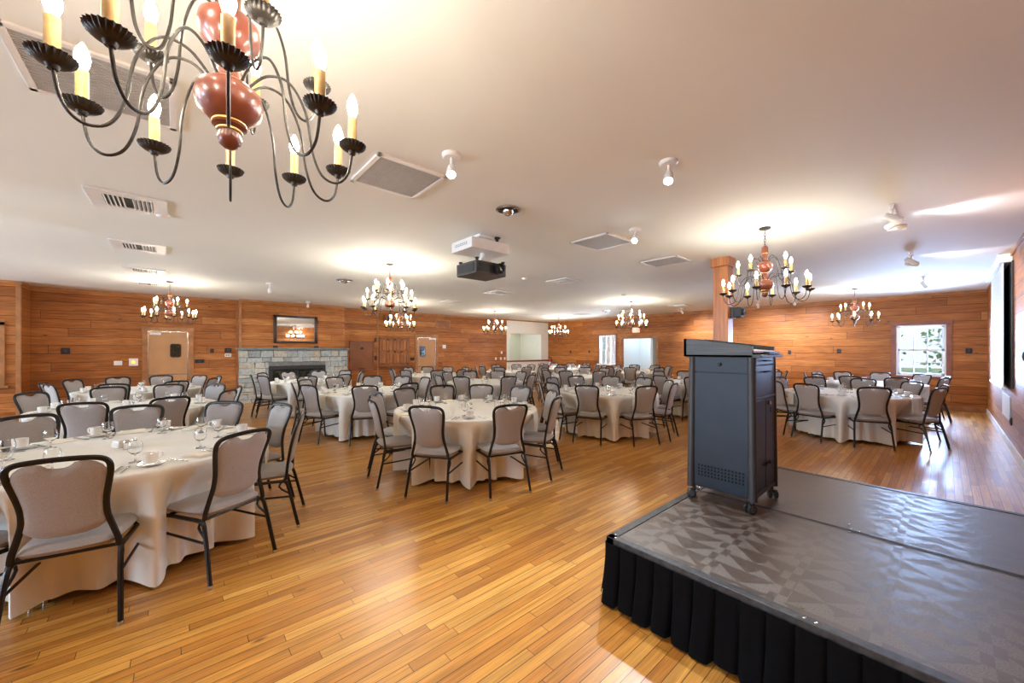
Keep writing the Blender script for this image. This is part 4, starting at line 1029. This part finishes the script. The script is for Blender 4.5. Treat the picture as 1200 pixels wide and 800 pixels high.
TABLES = [   # x, y, phase of a seat in degrees, what singles it out, detail
 (-4.25, -.30, -10, 'front-left corner table', 2),
 (-4.19, 2.90, -11, 'front-centre table', 2),
 (-4.25, 6.10, -22.5, 'table just left of the lectern', 2),
 (-4.00, 9.35, -20, 'table partly hidden by the lectern', 1),
 (-7.35, -.45, -14, 'second-row left table', 2),
 (-7.30, 2.75, -20, 'second-row table below the many-candled chandelier', 1),
 (-7.45, 5.70, -14, 'second-row middle table', 1),
 (-7.30, 9.10, -20, 'table before the narrow window', 1),
 (-10.45, -.50, -10, 'table before the left swing door', 1),
 (-10.45, 2.55, -16, 'table before the stone fireplace', 1),
 (-10.60, 6.00, -20, 'table before the shutters', 0),
 (-10.50, 9.15, -12, 'table before the white alcove', 0),
 (-7.30, 12.3, -20, 'table before the back doorway', 0),
 (-10.4, 12.3, -15, 'table by the far corner', 0),
 (-1.18, 9.12, -22.5, 'table right of the lectern', 2),
 (-1.15, 12.25, -20, 'table under the right window', 1),
 (-4.10, 12.4, -20, 'back table behind the lectern', 0),
]
POSN = ['nearest side', 'near-right side', 'right side', 'far-right side', 'rear-right side', 'rear side', 'rear-left side', 'far-left side', 'left side', 'near-left side']
SEATS = {0: [-43, -7, 34, 75, 110, 145, 180, 214, 248, 282], 1: [-54, -12, 29, 66, 102, 135, 165, 196, 228, 264],
         2: [-69, -23, 14, 50, 85, 120, 155, 190, 226, 256], 14: [-108, -67, -24, 14, 50, 86, 122, 158, 192, 222]}
rg = random.Random(11)
for ti, (tx, ty, ph, tn, det) in enumerate(TABLES):
    TABLE.place((tx, ty, 0), math.radians(ph), 'round folding table hidden under the cloth of the ' + tn, 'round banquet tables')
    if ti in SEATS: seats = [q % 360 for q in SEATS[ti]]
    else: seats = [(q + ph - 2 + rg.uniform(-2.5, 2.5)) % 360 for q in (-46, 0, 37, 73, 108, 143, 178, 213, 248, 281)]
    seats.sort()
    co = make_cloth(ti, seats); co.location = (tx, ty, 0); co['label'] = 'ivory floor-length tablecloth on the ' + tn; co['group'] = 'ivory tablecloths'
    view = math.degrees(math.atan2(-ty, -tx))      # direction from the table towards the viewer
    rel = [((q - view + 180) % 360) - 180 for q in seats]
    k0 = min(range(10), key=lambda k: abs(rel[k]))
    for k in range(10):
        a = math.radians(seats[k]); pos = POSN[(k - k0) % 10]
        half = ((seats[(k + 1) % 10] - seats[k]) % 360) / 2
        R_ = .95 + (rg.uniform(-.02, .03) if ti > 1 else 0)
        if ti == 0 and abs(seats[k] - 353) < 1: R_ = .91
        CHAIR.place((tx + R_ * math.cos(a), ty + R_ * math.sin(a), 0), a + PI / 2 + math.radians(rg.uniform(-4, 4) if ti > 1 else -3), 'greige banquet chair at %s of the %s' % (pos, tn), 'banquet chairs around the %s' % tn)
        def at(r, deg, z=T0): q = a + math.radians(deg); return (tx + r * math.cos(q), ty + r * math.sin(q), z)
        g = lambda s_: '%s on the %s' % (s_, tn)
        if tn.startswith(('table by the far', 'table before the back')):
            SNAP.place(at(.72, 0), a, 'white standing napkin at %s of the %s' % (pos, tn), g('standing napkins'))
        elif det and k % 2 == 0 or det == 2:
            if (k + ti) % 3: NAP.place(at(0, 0, T0 - .010 + .002), a, 'cream draped napkin at %s of the %s' % (pos, tn), g('napkins'))
            else: FNAP.place(at(.76, 0), a + PI / 2 + rg.uniform(-.2, .2), 'cream folded flat napkin at %s of the %s' % (pos, tn), g('napkins'))
        if det or k % 2 == 0:
            CUP.place(at(.765, half), rg.uniform(0, 6.28), 'white coffee cup at %s of the %s' % (pos, tn), g('coffee cups'))
        if det: SAU.place(at(.765, half), 0, 'white saucer at %s of the %s' % (pos, tn), g('saucers'))
        if det or k % 2: GOB.place(at(.585, half * .8), 0, 'clear water goblet at %s of the %s' % (pos, tn), g('water goblets'))
        if det == 2:
            KNI.place(at(.765, 8.5), a + PI / 2 + rg.uniform(-.1, .1), 'steel knife at %s of the %s' % (pos, tn), g('knives'))
            SPO.place(at(.765, 11.5), a + PI / 2 + rg.uniform(-.1, .1), 'steel teaspoon at %s of the %s' % (pos, tn), g('teaspoons'))
            FOR.place(at(.765, -10), a + PI / 2 + rg.uniform(-.1, .1), 'steel fork at %s of the %s' % (pos, tn), g('forks'))
    if det:
        SHK.place((tx + .06, ty + .02, T0), 0, 'glass shaker with steel lid at the centre of the ' + tn, 'shakers')
        o = SHK.place((tx + .00, ty + .06, T0), 0, 'second glass shaker beside the sugar caddy on the ' + tn, 'shakers')
        SUG.place((tx - .06, ty - .03, T0), .6, 'white sugar caddy at the centre of the ' + tn, 'sugar caddies')

# ------------------------------------------------------------------ outdoors seen through the windows
struct(MB().box(-40, 40, YB + .2, 60, -.5, -.4), 'ground', 'ground')
def tree(x, y, hgt, r, label, seed):
    rg = random.Random(seed)
    o = thing('garden_tree', label, 'tree', (x, y, -.4), 0, 'trees outside the window')
    MB().tube([(0, 0, 0), (.05, .02, hgt * .4), (0, .05, hgt * .8)], [.12, .10, .09, .07, .05] * 3, 8, smooth=4).build('trunk', 'bark', o)
    m = MB()
    for k in range(1500):
        u = Vector((rg.gauss(0, 1), rg.gauss(0, 1), rg.gauss(0, 1))).normalized() * r * rg.uniform(.55, 1.0)
        c = Vector((u.x, u.y, hgt * .6 + u.z * 1.1)); d1 = Vector((rg.gauss(0, 1), rg.gauss(0, 1), rg.gauss(0, 1))).normalized() * .11; d2 = d1.cross(Vector((rg.gauss(0, 1), rg.gauss(0, 1), rg.gauss(0, 1)))).normalized() * .06
        m.poly([c - d1, c + d2, c + d1, c - d2])
    m.build('foliage', 'leaf', o, smooth=False)
tree(-2.6, YB + 4.0, 3.6, 1.7, 'leafy green tree outside the right window, nearer the left jamb', 1)
tree(1.2, YB + 5.0, 3.4, 1.8, 'leafy green tree outside the right window, nearer the right jamb', 2)
hb = thing('neighbouring_house', 'pale grey clapboard house seen through the narrow window', 'house', (-15.5, YB + 9, -.4))
MB().box(-4, 4, 0, 5, 0, 3.4).build('walls', 'siding', hb, smooth=False)
MB().prism([(-4.3, 3.4), (4.3, 3.4), (0, 5.4)], 'y', -.3, 5.3).build('roof', 'mortar', hb, smooth=False)
for x in (-2.4, 0, 2.4):
    w_ = MB().box(x - .45, x + .45, -.03, .02, 1.1, 2.5).build('window', 'white', hb, smooth=False); MB().box(x - .37, x + .37, -.04, -.03, 1.18, 2.42).build('pane', 'dark_glass', w_, smooth=False)
